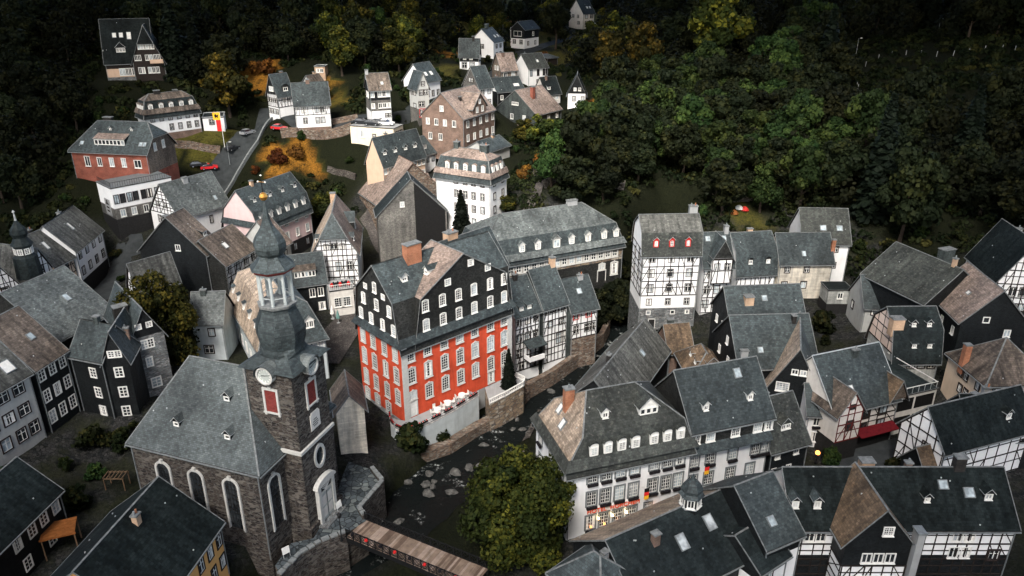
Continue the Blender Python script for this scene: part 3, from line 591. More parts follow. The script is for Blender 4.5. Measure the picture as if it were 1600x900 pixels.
b=MB(); b.box(W*.475,W*.505,-3.6,-2.4,-3,9.2,'concrete'); b.box(W*.47,W*.51,-3.7,-2.3,9.2,9.4,'zinc'); b.build('chimney',h.root)
H(SR,'small rust roofed lean to in front of the white timbered gable','shed',(1446,744),(1502,730),0,3.4,4,('x',2.6),'slate_rust',((99,'wall_slate_black'),))
# hotel
h=House('riverside_hotel','large white riverside hotel with dark window flower boxes and a lit sign','hotel',(885,736),(1090,694),-1,10.7,11.2,.45)
h.block(10.7,('mh',3.0,.9,.72),'slate_moss',rms={'L':'slate_tan_sheen'},bands=((99,'white'),),flare=.7,hips={'L':[(0,1.45)]})
c7=[.19,.30,.415,.53,.69,.80,.905]
h.items(win=[('F',8.9,c7,1.15,2.0,'h',fl),('F',5.5,c7,1.15,2.0,'h',fl),('F',1.9,c7[:4],1.15,2.0,'h',fl),('F',2.0,[.665],.9,1.9,'h'),('L',8.9,3,1.0,1.6,'h',fl),('L',5.5,3,1.0,1.6,'h',fl)],
 dor=[('F',f,.75,1.15,1.5,'a','l',1,'frame_white') for f in (.2,.31,.42,.53,.68,.79,.9)]+[('F',.34,4.2,1.0,1.0,'g','p',1,'frame_white'),('F',.68,3.9,2.6,1.1,'g','t',3,'frame_white')],sky=[('L',.3,3,.8,1.2,'frame_white'),('L',.5,2.2,.8,1.2,'frame_white')],chim=[(.16,.62,2.6,1.2,.9,'brick_orange',1)])
HOT=h; W=h.W; l2=h.loc(1205,664,9.7).x
h.block(12.2,('x',5.6),'slate',((9.2,'white'),(99,'wall_slate')),x0=W+.05,w=l2-W,y0=.5,d=10.2,o=.5)
h.items(win=[('F',10.9,[.06,.24,.55,.83,.97],1.1,1.6,'l'),('F',7.6,[.07,.27,.55,.84,.96],1.15,2.0,'h',fl),('F',4.3,[.07,.27,.55,.8],1.15,1.8,'h'),('F',1.2,[.2,.6],1.1,1.7,'h')],dor=[('F',.22,1.5,.9,1.0,'g','p',1,'frame_white'),('F',.78,1.7,.9,1.0,'g','p',1,'frame_white')],sky=[('F',.72,4.4,.8,1.1)])
b=MB(); x1,x2=W+.05,l2; b.prism([(x1,-.5,8.9),(x2,-.5,8.9),(x2,.5,9.0),(x1,.5,9.0)],[(x1,-.5,9.0),(x2,-.5,9.0),(x2,.5,9.9),(x1,.5,9.9)],'slate'); b.build('eave_skirt',h.root)
b=MB(); b.box(W*.20-.6,W*.57+.2,-.12,0,3.25,3.95,'frame_white'); sg=b.build('sign_board',h.root)
def text(body,size,mat,parent,loc,rz=0,rx=R(90),ext=.04,name='lettering',align='CENTER'):
    cu=bpy.data.curves.new('t','FONT'); cu.body=body; cu.size=size; cu.extrude=ext; cu.align_x=align; cu.align_y='CENTER'
    o=bpy.data.objects.new('t',cu); COL.objects.link(o); dg=bpy.context.evaluated_depsgraph_get()
    me=bpy.data.meshes.new_from_object(o.evaluated_get(dg)); me.materials.clear(); me.materials.append(M(mat)); bpy.data.objects.remove(o)
    q=link(name,me,parent,loc); q.rotation_euler=(rx,0,rz); return q
tx=text('HOTEL  HORCHEM',.84,'glow_sign',sg,(W*.385-.2,-.17,3.6))
for f in (.245,.36,.475):
    k=MB(); k.lathe([(0,2.3),(.16,2.45),(.16,2.6),(0,2.75)],'glow_warm',8,(W*f,-.4)); k.box(W*f-.03,W*f+.03,-.35,0,2.78,2.84,'iron'); k.build('wall_lamp',h.root)
for f in c7[:4]:
    k=MB(); k.lathe([(0,1.2),(.13,1.3),(.13,1.45),(0,1.55)],'glow_orange',8,(W*f,-.28)); k.build('window_lamp',h.root)
k=MB(); k.lathe([(0,1.9),(.2,2.05),(.2,2.35),(0,2.5)],'glow_orange',8,(W*.71,-.5)); k.build('wall_lamp',h.root)
H(SC_,'mossy roofed slate house with one small dormer at the hotel end wall','house',(1204,708),(1271,690),-1,6.5,9,('x',5),'slate_moss',((99,'wall_slate_black'),),win=[('F',5.3,[.2,.7],.7,.7,'p'),('F',2.8,[.15,.55],.7,1.1,'p')],dor=[('F',.52,1.6,1.7,1.0,'g','p',2,'wall_slate_teal')],chim=[(.28,.5,.9,.7,.6,'concrete',0)])
H(WH,'small white house with a flower window behind the mossy slate house','house',(1259,648),(1300,650),0,5.5,6,('x',3),'slate',((99,'white'),),win=[('F',4.2,[.5],.9,1.3,'p',fl),('F',1.6,[.55],1.0,1.5,'p')])
h=H(SR,'rust stained hip roofed house with tiny dormers among the dark roofs across the river','house',(1078,594),(1143,592),0,5,('L',(1046,549)),('hip',1.0),'slate_rust',((99,'wall_slate_black'),),dor=[('L',.4,1.2,1,.8,'g','p',1,'wall_slate_brown'),('L',.7,1.2,1,.8,'g','p',1,'wall_slate_brown'),('F',.6,1.0,1.8,1.2,'g','p',1,'wall_slate_brown')])
H(SR,'small brown gabled house in front of the tallest timber house','house',(1043,552),(1088,548),0,4.5,6,('x',3.5),'slate_rust',((99,'brick_brown'),))
H(SR,'dark mossy roofed house with a white verge line at the river bend','house',(975,652),(1049,547),-1,6.5,9,('x',4.6),'slate_streak',((99,'wall_slate_black'),),sky=[('F',.66,2.4,.8,1.0)],o=.3)
# foreground bottom centre
h=House(SR,'dark slate roofed house with a hexagonal roof turret in the foreground','house',(1000,962),(1196,862),-1,4.6,12,.4)
h.block(4.6,('x',4.6),'slate_dark',rms={'B':'slate_tan_sheen'},bands=((99,'wall_slate_black'),)); TUR=h; h.items(sky=[('F',.48,2.6,1.0,1.6,'glass_pale'),('F',.74,3.0,1.0,1.6,'glass_pale')],chim=[(.30,.35,1.4,.8,.7,'brick_brown',0)])
t=MB(); L0=h.loc(1095,790,11); tx_,ty_=h.W*.68,h.D/2; zt=h.zr(tx_,ty_)
t.lathe([(1.15,zt-1.2),(1.15,zt+1.5)],'wall_slate_black',6,(tx_,ty_),.3); t.lathe([(1.5,zt+1.45),(1.2,zt+1.9),(1.25,zt+2.3),(.9,zt+3.0),(.3,zt+3.4),(0,zt+4.3)],'slate',6,(tx_,ty_),.3); t.lathe([(1.3,zt-.05),(1.3,zt+.12),(1.1,zt+.12)],'lead',6,(tx_,ty_),.3); tu=t.build('turret',h.root)
fm,p1,p2=winmesh(.7,1.0,'p'); 
for k in range(6):
    a=.3+(k+.5)*math.pi/3; o=link('window',fm,tu,(tx_+1.0*math.cos(a),ty_+1.0*math.sin(a),zt+.75)); o.rotation_euler=(0,0,a+math.pi/2)
H(SR,'grey ribbed slate roof house at the bottom edge right of the turret','house',(1197,862),(1262,834),-1,7,11,('x',4.4),'slate',((5,'white'),(99,'wall_slate_black')),win=[('F',3.6,[.5],.9,1.2,'d')],sky=[('F',.4,1.4,.8,1)])
h=H(SR,'low dark roof with a white side wall at the bottom edge','house',(1188,900),(1240,866),-1,5,7,('x',2.4),'slate_dark',((3.6,'white'),(99,'wall_slate_black')),win=[('F',3.6,[.4],.9,1.1,'d')])
H(SR,'small hipped slate roof at the bottom edge below the turret house','house',(940,960),(1010,905),-1,6,7,('hip',.9),'slate',((99,'wall_slate_black'),))
# ---- church side / bottom left
h=H(SR,'dark rippled slate roof house with an ochre front in the lower left foreground','house',(236,975),(352,812),0,6.5,13,('x',5.2),'slate_black',((99,'ochre'),),win=[('F',4.6,[.94,.80,.66],.9,1.6,'d'),('F',1.6,[.94,.8],.9,1.6,'d')])
H(SR,'dark house with white framed windows cut by the lower left corner','house',(-20,880),(101,762),0,6.2,9,('x',4),'slate_black',((99,'wall_slate_black'),),win=[('F',4.6,[.35,.55,.72,.9],1.0,1.5,'s'),('F',1.4,[.4,.75],1.0,1.5,'s')])
# ---- left
H(SR,'long grey plastered house with dark shutters at the left edge','house',(-50,638),(53,580),4,10,12,('x',6),'slate_streak',((99,'grey'),),win=[('F',8.6,[.25,.5,.77],1.5,1.5,'d'),('F',5.4,[.22,.5,.77],1.5,1.5,'d'),('F',2.2,[.35,.62,.85],1.3,1.7,'d')],chim=[(.78,.5,1.6,1.6,1.1,'brick_orange',0)],sky=[('F',.80,1.4,1.4,1.6,'frame_white'),('F',.9,4,.7,.8)])
H(SC_,'black slate house with three rows of white windows at the left','house',(53,580),(109,544),4,10,12,('x',6),'slate_brown',((99,'wall_slate_black'),),win=[('F',8.6,3,1.05,1.7,'s'),('F',5.3,3,1.05,1.7,'s'),('F',2.0,3,1.05,1.8,'s')],sky=[('F',.6,2.8,.7,.9)])
H(SR,'broad smooth grey slate roof rising behind the black slate houses at left','house',(88,535),(184,484),3,9,17,('x',6.6),'slate_light',((99,'wall_slate'),),sky=[('F',.62,3.4,.8,1.2)])
H(SC_,'black slate side wing with two windows joined to the gabled house beside the nave','house',(104,556),(160,567),4,9,6.5,('x',4.0),'slate',((99,'wall_slate_black'),),win=[('F',6.8,[.62],.95,1.4,'s'),('F',3.6,[.64],.95,1.5,'s'),('F',.6,[.66],.95,1.4,'s')],o=.3)
h=H(SC_,'black slate gabled house with white framed windows beside the church nave','house',(155,566),(202,562),4,9,8,('y',4.2),'slate',((99,'wall_slate_black'),),win=[('F',9.9,[.4,.66],.75,.9,'s'),('F',7.0,[.55],.95,1.4,'s'),('F',3.8,[.55],.95,1.5,'s'),('F',.6,[.5],.95,1.5,'s')],o=.35)
h=H(SC_,'grey stone slate gable house with a pointed black gable left of the tree','house',(201,537),(261,520),3,10,13,('y',4.6),'slate',((10.3,'stone_grey'),(99,'wall_slate_black')),win=[('F',12,[.3,.62],.7,.7,'s'),('F',9,[.38,.56],.75,1.3,'s'),('F',6,[.42],.8,1.4,'s'),('F',2.4,[.5],1.3,1.5,'s')],chim=[(.1,.35,3.2,1.9,1.3,'brick_dark',0)],o=.35)
H(WH,'pale plastered house with a grey slate roof between the tree and the church tower','house',(292,507),(350,505),2,7,7,('x',4),'slate_light',((99,'bluewhite'),),win=[('F',5.2,[.62],.9,1.3,'d'),('F',2,[.45],1.4,1.4,'d')])
H(WH,'long white house with small dark framed windows and a streaked brown roof at upper left','house',(119,393),(163,357),2,10,9.5,('x',5.2),'slate_streak',((3.5,'door_dark'),(99,'white')),win=[('F',8.6,4,1.1,1.5,'d'),('F',5.2,4,1.1,1.5,'d')],sky=[('F',.45,3,.6,1.6,'frame_white')])
H(TF,'narrow peach timber framed house joined to the long white house','house',(84,417),(120,399),2,9,10,('x',5.4),'slate_streak',((99,'beige'),),win=[('F',7.6,[.4,.6],.7,1.3,'b')],tim=[('F',0,9,3,6)],sky=[('F',.4,3,.6,1.6,'frame_white')])
h=H(TF,'white timber framed gable with a small lean to roof beside the dark turret','house',(50,443),(93,424),3,6.5,9,('y',5.6),'slate_streak',((99,'white'),),win=[('F',8.3,[.45],.9,1.2,'d')],tim=[('F',0,14,4,6)])
h=H(TF,'timber framed gable house at the left edge carrying a dark onion turret','house',(-22,474),(47,453),3,6.5,11,('y',5.6),'slate',((99,'white'),),win=[('F',7.5,[.5],1.1,1.3,'d'),('F',4.5,[.5],1.1,1.3,'d')],tim=[('F',0,14,4,9)])
t=MB(); q=h.loc(39,400,15); x,y=q.x,q.y
t.lathe([(2.2,8),(2.0,12),(1.5,12.4),(1.5,14.2),(1.9,14.3),(1.3,15.2),(1.1,15.6),(1.45,16.4),(1.3,17.2),(.7,18),(.2,18.8)],'slate_dark',8,(x,y),.4); t.lathe([(.22,18.7),(.1,20.2),(.3,20.4),(0,20.8)],'lead',6,(x,y)); tu=t.build('turret',h.root)
for k in range(8):
    a=.4+(k+.5)*math.pi/4; o=link('window',winmesh(.7,.9,'s')[0],tu,(x+1.42*math.cos(a),y+1.42*math.sin(a),13.2)); o.rotation_euler=(0,0,a+math.pi/2); link('pane',winmesh(.7,.9,'s')[1],o)
H(TF,'small white timber framed house with a streaked slate roof behind the golden tree','house',(214,456),(284,434),2,7.5,('L',(184,449)),('x',4.6),'slate_streak',((99,'white'),),win=[('L',5.4,[.6],.9,1.2,'d'),('L',2.6,[.55],.9,1.3,'d'),('F',5.4,3,.9,1.2,'d')],tim=[('L',0,12,4,5),('F',0,7,2,7)])
H(SC_,'house with a big black gable wall and a weathered brown roof above the golden tree','house',(322,399),(350,381),2,10.5,14,('x',7),'slate_brown',((99,'wall_slate_black'),),win=[('F',8.8,2,.9,1.4,'d'),('F',5.8,2,.9,1.4,'d'),('F',3,2,.9,1.4,'d'),('L',11.5,[.6],.9,1.1,'p')],dor=[('F',.75,2.2,1.4,1.0,'s','p',1,'wall_slate_black')],chim=[(.4,.62,1.2,1,.8,'brick_dark',0)])
H(TF,'brown roofed timber framed house seen left of the church spire','house',(352,416),(404,386),2,8.5,10,('x',4.4),'slate_brown',((99,'white'),),win=[('F',7,4,.9,1.3,'k'),('F',4,4,.9,1.3,'k')],tim=[('F',0,8.5,3,8)],sky=[('F',.4,2.2,.9,1.2,'frame_white')],chim=[(.2,.7,1,.7,.6,'brick_tan',0)],sidemat={'L':'wall_slate'})
H(WH,'small white flat roofed annex left of the church dome','house',(343,437),(366,433),2,5.5,5,('flat',.2),'slate_dark',((99,'white'),),win=[('F',4,[.5],.8,1.1,'d')],hooks=False)
h=H(TF,'timber framed gable house with a large smooth grey roof below the red brick house','house',(279,341),(362,316),6,8,('L',(207,335)),('x',6.4),'slate_light',((8.1,'white'),(99,'white')),win=[('L',6.6,[.30,.45],.9,1.4,'d'),('L',3.5,[.38],.9,1.2,'d'),('L',10,[.32,.6],.8,1,'k'),('F',5.5,[.6],.6,1.5,'d')],tim=[('L',8,14.5,4,10)],sky=[('F',.8,1.5,.6,1)],chim=[(.45,.45,1.0,1.2,.8,'concrete',0)])
h=House('flat_roofed_annex','white flat roofed annex with a strip of windows and a roof terrace','annex',(172,296),('y',46,13.2),10,10,8,.1)
h.block(10,('flat',0),'zinc',((3.2,'door_dark'),(5.6,'wall_slate_grey'),(99,'white')),hooks=False)
h.items(win=[('F',7.6,[.06,.16,.27,.37,.50,.60,.73,.83,.94],1.0,1.9,'b'),('F',4.4,[.12,.3,.5,.7,.88],1.0,1.5,'p')])
b=MB()
for i in range(26): x=.2+(h.W-.4)*i/25; b.box(x-.02,x+.02,.3,.34,10.2,11.2,'iron')
b.box(.1,h.W-.1,.28,.36,11.2,11.27,'iron')
for i in range(18): y=.4+(h.D-.6)*i/17; b.box(.2,.24,y-.02,y+.02,10.2,11.2,'iron')
b.box(.18,.26,.36,h.D-.2,11.2,11.27,'iron'); b.build('railing',h.root)
b=MB(); b.box(-.15,-.02,h.D*.25,h.D*.6,3.6,7.2,'concrete')
for z in (4.4,5.2,6.0): b.box(-.2,-.15,h.D*.32,h.D*.5,z,z+.35,'timber')
b.box(-.2,-.15,h.D*.38,h.D*.46,6.4,7,'timber'); b.build('wall_emblem',h.root)
h=H('brick_house','red brick house with a long row of dormer windows and a hipped end roof','house',(105,235),(230,240),19,6,('R',(282,222)),('x',5.6),'slate',((.6,'brick_red'),(99,'brick_red')),win=[('F',3.6,[.36,.52,.68],1.0,1.9,'p'),('F',3.4,[.86],1.6,1.7,'p'),('R',6.6,[.3,.6],.9,1.5,'p'),('F',3.6,[.2],1.2,2.2,'p')],hips={'R':[(3.2,1.1)],'L':[(.5,1.2)]},sky=[('F',.13,1.3,.8,.8),('F',.90,1.4,.7,.9),('F',.95,1.4,.7,.9)],chim=[(.35,.55,1.4,2,1,'brick_dark',0)])
h.dormer('F',.50,1.1,7.6,1.5,'s','t',8,'slate_dark','slate_pink'); h.dormer('F',.44,3.9,.7,.6,'g','t',1,'zinc'); h.dormer('F',.72,3.9,.7,.6,'g','t',1,'zinc')
b=MB(); b.poly([(h.W+.03,0,1.2),(h.W+.03,h.D,1.2),(h.W+.03,h.D,6),(h.W+.03,h.D*.75,9),(h.W+.03,h.D*.25,9),(h.W+.03,0,6)],'wall_slate_brown'); b.build('slate_cladding',h.root)
for u in (.3,.6): h.win1('R',u*h.D,6.8,.9,1.5,'p',t=-.04)
H(MN,'white villa with a black mansard and round topped dormers at upper left','villa',(223,179),(314,168),23,6.2,('L',(188,176)),('mh',2.7,.8,.72),'slate_brown',low='slate_dark',bands=((.8,'brick_brown'),(99,'white')),win=[('F',4.9,[.13,.29,.45,.61,.77,.92],.8,1.7,'d'),('F',2.2,[.45,.61,.77,.92],.8,1.4,'d')],dor=[('F',f,.5,1.1,1.4,'a','a',1,'frame_white') for f in (.14,.33,.51,.70,.88)]+[('L',f,.5,1.1,1.4,'a','a',1,'frame_white') for f in (.25,.5,.75)],flare=.5,chim=[(.35,.5,.8,1.4,.8,'brick_dark',0),(.7,.6,.8,1,.8,'brick_dark',0)])
H('flat_roofed_annex','low white flat annex right of the white mansard villa','annex',(313,186),(352,184),23,3.2,7,('flat',.2),'slate_dark',((99,'white'),),win=[('F',2.2,[.42],1.1,1.2,'d')],hooks=False)
h=House('hillside_villa','dark steep roofed villa with lit window bands high in the forest at upper left','villa',(160,98),(242,95),33,4.8,13,.5)
h.block(4.8,('x',11),'slate_black',((.6,'stone_grey'),(2.9,'tan'),(99,'timber'))); h.items(win=[('F',2.0,[.3,.36,.42,.48,.56,.64,.7],.8,1.9,'p'),('L',7,3,1.0,2.0,'p'),('L',3,3,1,1.4,'p')],dor=[('F',.36,2.4,2.6,1.5,'g','p',3,'wall_slate_black')],sky=[('F',.26,6.8,.9,1.3,'frame_white'),('F',.40,6.8,.9,1.3,'frame_white'),('F',.56,6.6,1.0,2.0,'frame_white')])
W=h.W; h.block(4.9,('hy',9.5,.6),'slate_black',((99,'timber'),),x0=W*.58,w=W*.66,y0=-1.5,d=11); h.items(win=[('F',9.0,[.3,.38,.46,.54,.62,.7],.8,1.5,'p'),('F',5.9,[.14,.24,.48,.6,.74,.84],.8,1.4,'p'),('F',2.4,[.2,.3,.5,.62,.75],.8,1.6,'p')])
b=MB(); b.box(W*.95,W*1.22,-2.6,-1.5,4.3,4.5,'tan'); b.box(W*.95,W*1.22,-2.65,-2.55,4.5,5.4,'tan'); b.build('balcony',h.root)
# ---- middle behind the church
h=H(MN,'pink mansard house with six grey dormers behind the spire','house',(404,357),(489,322),3,9.5,10,('mx',3.0,.9,1.05),'slate',((3.2,'door_dark'),(99,'pink')),win=[('F',8.2,5,.95,1.6,'p'),('F',5.0,5,.95,1.8,'p'),('F',1.8,4,1,1.6,'b')],dor=[('F',.1+.16*i,.7,1.1,1.5,'g','l',1,'frame_white') for i in range(6)]+[('F',f,4.6,1.0,.9,'g','p',1,'wall_slate_teal') for f in (.14,.42,.66,.9)],flare=.4)
H(SR,'pale grey gabled house tucked between the spire and the pink mansard house','house',(437,388),(458,376),3,8,9,('x',5),'slate_pink',((99,'grey'),),win=[('F',6,[.5],.8,1.3,'d'),('F',2.5,[.5],.8,1.3,'d')])
h=H(TF,'white timber framed gable house with a half hipped slate gable in the town centre','house',(483,399),(562,395),2,9,17,('hy',7.6,.5),'slate',rms={'L':'slate_tan_sheen','R':'slate_pink'},bands=((1.6,'stonewhite'),(99,'white')),win=[('F',10.4,[.33,.68],.8,1.1,'k'),('F',10.5,[.5],1.5,1.2,'k'),('F',6.2,[.56,.8],1.0,1.7,'k'),('F',3.0,[.2,.5,.8],1.1,1.5,'k')],tim=[('F',1.6,13,5,11)],dor=[('L',.8,1.4,1.2,1,'g','p',1,'wall_slate'),('R',.2,1.4,1.4,1,'g','p',1,'wall_slate'),('R',.65,1.4,3.4,2.0,'g','p',1,'wall_slate')],chim=[(.42,.92,1.6,1.1,1.0,'brick_tan',0)])  # side slopes paler, their sheen is put into the slate colours
h=H(SC_,'small dark slate house with a wide brown dormer in front of the timber gable','house',(454,448),(514,440),1,6.2,8,('x',4.6),'slate',((99,'wall_slate_black'),),win=[('F',4.2,[.55,.8],1.0,1.7,'p'),('F',1.2,[.8],1.2,1.5,'p')])
h.dormer('F',.4,1.0,4.2,1.4,'s','t',6,'slate_dark','slate_brown')
h=H(WH,'cream flat roofed shop front with wide grid windows and a planted terrace','shop',(512,458),(556,452),1,5.4,5,('flat',0),'concrete',((99,'stonewhite'),),win=[('F',3.0,[.34,.66],1.6,1.8,'l')],hooks=False)
b=MB(); 
for i in range(13): x=.1+(h.W-.2)*i/12; b.box(x-.03,x+.03,.1,.16,5.6,6.5,'frame_white')
b.box(.05,h.W-.05,.08,.18,6.5,6.6,'frame_white'); b.build('railing',h.root)
b=MB()
for i in range(9): b.lathe([(0,5.6),(.4,6.0),(.3,6.4),(0,6.8)],'flower_dark' if i%4 else 'flower_red',6,(.6+(h.W-1.2)*i/8,1.2+.4*(i%2))); 
b.build('terrace_plants',h.root)
h=House(SC_,'grey slate house with a huge black shade panel on its gable behind the red mansion','house',(588,338),(700,330),1,13,6,.3)
h.block(13,('y',7.6),'slate_dark',((99,'wall_slate_grey'),)); W=h.W
h.items(win=[('F',15.2,[.36],.8,1.0,'p')]); b=MB(); zt=lambda x:h.zr(x,0)-.15
b.poly([(W*.54,-.03,-2),(W*.98,-.03,-2),(W*.98,-.03,zt(W*.98)),(W*.54,-.03,zt(W*.54))],'black'); b.build('gable_shade',h.root)  # flat black panel stands for the shade in the gable recess
H(SR,'small hipped lean to roof standing below the black gable shade panel','house',(608,378),(672,375),1,5,5,('hip',1.0),'slate',((99,'wall_slate_teal'),))
h=H('rubble_gable_house','tall house with a brown rubble stone gable rising behind the black gable','house',(590,322),(704,304),2,9,13,('y',9),'slate_pink',((99,'rubble_brown'),),win=[],dor=[('R',.3,1.6,1.4,1.2,'g','p',1,'wall_slate_teal'),('R',.7,1.6,1.4,1.2,'g','p',1,'wall_slate_teal')],cap='brick_brown',o=.25)
b=MB(); b.box(h.W+.005,h.W+.05,0,h.D,-2,8.9,'grey'); b.build('side_wall',h.root)
for z in (7.4,4.4,1.4):
    for i in range(6): h.win1('R',h.D*(i+.5)/6,z,.9,1.5,'p',t=-.06)
H(SR,'tan gabled house with four dormers along its dark slate roof','house',(598,259),(668,241),13,6,('L',(556,255)),('x',6),'slate',((99,'tan'),),win=[('F',4.4,10,.9,1.5,'p'),('F',1.5,8,.9,1.4,'p')],dor=[('F',f,2.0,1.2,.9,'g','p',1,'wall_slate_teal') for f in (.12,.36,.6,.83)])
H(MN,'tall white four storey house with a mansard and round topped dormers','house',(676,267),(767,280),9,13,('R',(793,266)),('mh',3.2,.9,.55),'slate_pink',low='slate',bands=((99,'white'),),win=[('F',11.6,[.38,.55,.70,.86],.8,1.4,'d'),('F',8.6,[.38,.55,.70,.86],.8,1.4,'d'),('F',5.6,[.38,.55,.70,.86],.8,1.4,'d'),('F',2.6,[.38,.55,.70,.86],.8,1.4,'d'),('R',11.6,2,.8,1.4,'d'),('R',8.6,2,.8,1.4,'d'),('R',5.6,2,.8,1.4,'d')],dor=[('F',f,.6,1.0,1.6,'a','a',1,'frame_white') for f in (.22,.38,.55,.71,.87)]+[('R',f,.6,1.0,1.6,'a','a',1,'frame_white') for f in (.25,.5,.75)],chim=[(.25,.5,1.4,1.2,1,'wall_slate_teal',1),(.75,.5,1.4,1.8,1.2,'wall_slate_teal',2)],flare=.4)
H(WH,'white gabled house with a steep grey side roof below the brown brick house','house',(642,210),(685,223),15,5,8,('y',5),'slate',((99,'white'),),win=[('R',3,3,.9,1.4,'p'),('F',3,[.3],.9,1.6,'b')],chim=[(.6,.3,1.2,1,.8,'brick_dark',0)],dor=[('R',.6,1.2,1.8,1.2,'g','p',1,'wall_slate')])
H(SR,'small balconied house with a white dormer between the tan house and white gable','house',(655,243),(684,236),13,5,7,('x',3.6),'slate',((99,'white'),),win=[('F',3.2,3,.9,1.4,'b')],dor=[('F',.4,1.0,2.4,1.2,'s','p',2,'frame_white')])
h=H('brick_house','large brown brick house with a cross gable and white windows in the upper town','house',(724,186),(776,170),20,7.4,('L',(656,178)),('x',5.8),'slate_pink',((99,'brick_brown'),),win=[('F',5.6,[.14,.34,.54,.74,.93],.95,1.6,'p'),('F',2.0,[.14,.34,.54,.74,.93],.95,1.6,'p'),('L',5.8,[.15,.36,.57,.79],.95,1.5,'p'),('L',2.0,[.2,.45],.95,1.6,'p'),('L',9.4,[.5],1.0,1.3,'p')],chim=[(.3,.3,1.0,.7,.6,'brick_dark',0)])
W=h.W; h.block(9.2,('y',3.4),'slate_pink',((99,'brick_brown'),),x0=W*.3,w=W*.42,y0=-.1,d=6,zb=7); h.items(win=[('F',8.6,[.3,.7],.9,1.3,'p'),('F',10.6,[.5],.8,1.0,'p')])
H(SC_,'wide grey slate gable house with a rosy roof and a tall red chimney','house',(838,180),('y',52,13.5),18,6,15,('x',6),'slate_pink',((2.4,'panel_pink'),(99,'wall_slate_teal')),win=[('L',4.6,[.42,.72],.9,1.4,'p'),('L',8.4,[.5],2.2,.7,'l'),('F',4.4,3,.9,1.2,'p')],chim=[(.35,.3,3.2,1.2,1.0,'brick_red',0)])
H('garden_shed','low dark lean to roof in front of the wide grey slate gable','shed',(764,238),(800,226),17,3.4,7,('x',2),'slate',((99,'grey'),))
# ---- upper town
h=House('parking_garage','cream flat roofed garage with cars parked on its roof deck','garage',(546,197),(615,202),20,4.4,('R',(638,196)),.1)
h.block(4.4,('flat',.0),'concrete',((99,'cream'),),hooks=False); h.items(win=[('F',2.6,[.28],.9,1.8,'p'),('F',2.2,[.55],.8,.9,'d'),('R',2.6,[.2,.4,.6,.8],.7,1.6,'d'),('F',.9,[.78],1.6,1.6,'p')])
DECK=h
h=H(TF,'white timber framed house on a brown stone base beside the red car','house',(457,165),(518,162),22,7.6,8.5,('x',5),'slate',((1.6,'brick_brown'),(99,'white')),win=[('F',6.2,[.25,.62,.77],1.0,1.4,'k'),('F',3.4,[.27,.62,.77],.9,1.4,'d'),('L',6.2,[.5],1.2,1.3,'k'),('L',3.2,[.5],1.2,1.4,'k')],tim=[('F',4.9,7.6,1,10),('L',1.6,7.6,2,4)])
H(TF,'timber framed house with a black slate gable left of the white timbered house','house',(432,149),(461,145),25,6,('L',(408,146)),('x',5),'slate',((2.6,'white'),(6.1,'white'),(99,'wall_slate_black')),win=[('F',4.6,[.4,.7],.8,1.2,'k'),('L',7.4,[.4,.6],.8,1.1,'p'),('L',4.4,5,.7,1.0,'k'),('L',1.4,4,.8,1.3,'k')],tim=[('F',2.6,6,1,6),('L',2.6,6,1,9)],dor=[('F',.6,.6,1.8,1.3,'a','p',1,'wall_slate')])
H(HH,'small brown roofed house peeking over the white timbered house','house',(494,141),(516,137),26,4,7,('x',3.6),'slate_brown',((99,'boards_grey'),),win=[('F',2.6,[.5],.9,1.1,'p')])
H(HH,'narrow three coloured slate house on white ground floor above the garage','house',(575,141),(613,139),25,8.4,7,('x',3.6),'slate_brown',((2.8,'white'),(5.6,'wall_slate_grey'),(99,'wall_slate_black')),win=[('F',7.2,[.12,.47,.68,.88],.9,1.4,'p'),('F',4.2,[.12,.47,.68,.88],.9,1.2,'p'),('F',1.6,[.75,.9],.7,.9,'d'),('L',6.8,[.4,.7],.9,1.4,'p')],chim=[(.02,.5,1,.8,.7,'concrete',0)],sky=[('F',.65,1.2,.6,.8,'frame_white')])
H(HH,'grey plastered gable house with red doors on the upper street','house',(651,137),(673,135),26,8,('L',(629,133)),('y',3.6),'slate',((2.4,'wall_slate_grey'),(99,'grey')),win=[('F',6.6,[.3,.72],1.0,1.2,'d'),('F',3.6,[.3],1.5,1.2,'d'),('F',8.8,[.5],.8,1.0,'d'),('L',6.4,[.35,.65],1.2,1.0,'d'),('L',3.0,[.6],1.4,1.0,'d'),('F',1.2,[.25,.7],.9,2.0,'r')])
H(HH,'white house with skylights in a dark roof behind the grey gable house','house',(664,128),(691,123),28,5,8,('x',4.4),'slate',((99,'white'),),sky=[('F',.3,1.6,1,1.2,'frame_white'),('F',.65,1.6,1,1.2,'frame_white')],win=[('F',1.4,3,.8,1.4,'d')])
h=H(HH,'grey slate gable house with a white timbered side in the upper town','house',(748,137),(773,134),26,6.4,('L',(715,132)),('x',5),'slate',((99,'white'),),win=[('F',5,2,1.0,1.2,'k'),('F',2.2,2,1.0,1.2,'k')])
b=MB(); D=h.D; b.poly([(-.03,D,-3),(-.03,0,-3),(-.03,0,6.3),(-.03,D/2,11.2),(-.03,D,6.3)],'wall_slate_grey'); b.build('gable_cladding',h.root)
for u,z in ((.3,5),(.6,5),(.45,8),(.6,8),(.35,2)): h.win1('L',u*D,z,.8,1,'d',t=-.06)
H(HH,'brown roofed house with slate walls just below the white gabled house','house',(782,110),(811,108),27,6,('L',(761,106)),('x',4.6),'slate_pink',((99,'wall_slate_brown'),),win=[('F',4.4,2,1.2,1.4,'p'),('F',1.6,2,1.2,1.4,'p'),('L',6.4,[.4,.65],.8,1.2,'p')])
H(HH,'low dark house with a bright skylight beside the brown roofed house','house',(776,144),(822,140),24,4,8,('x',3.4),'slate',((3.9,'wall_slate_black'),(99,'white')),win=[('F',2.2,3,.8,1.2,'p')],sky=[('F',.78,1.2,1.8,1.0,'frame_white')])
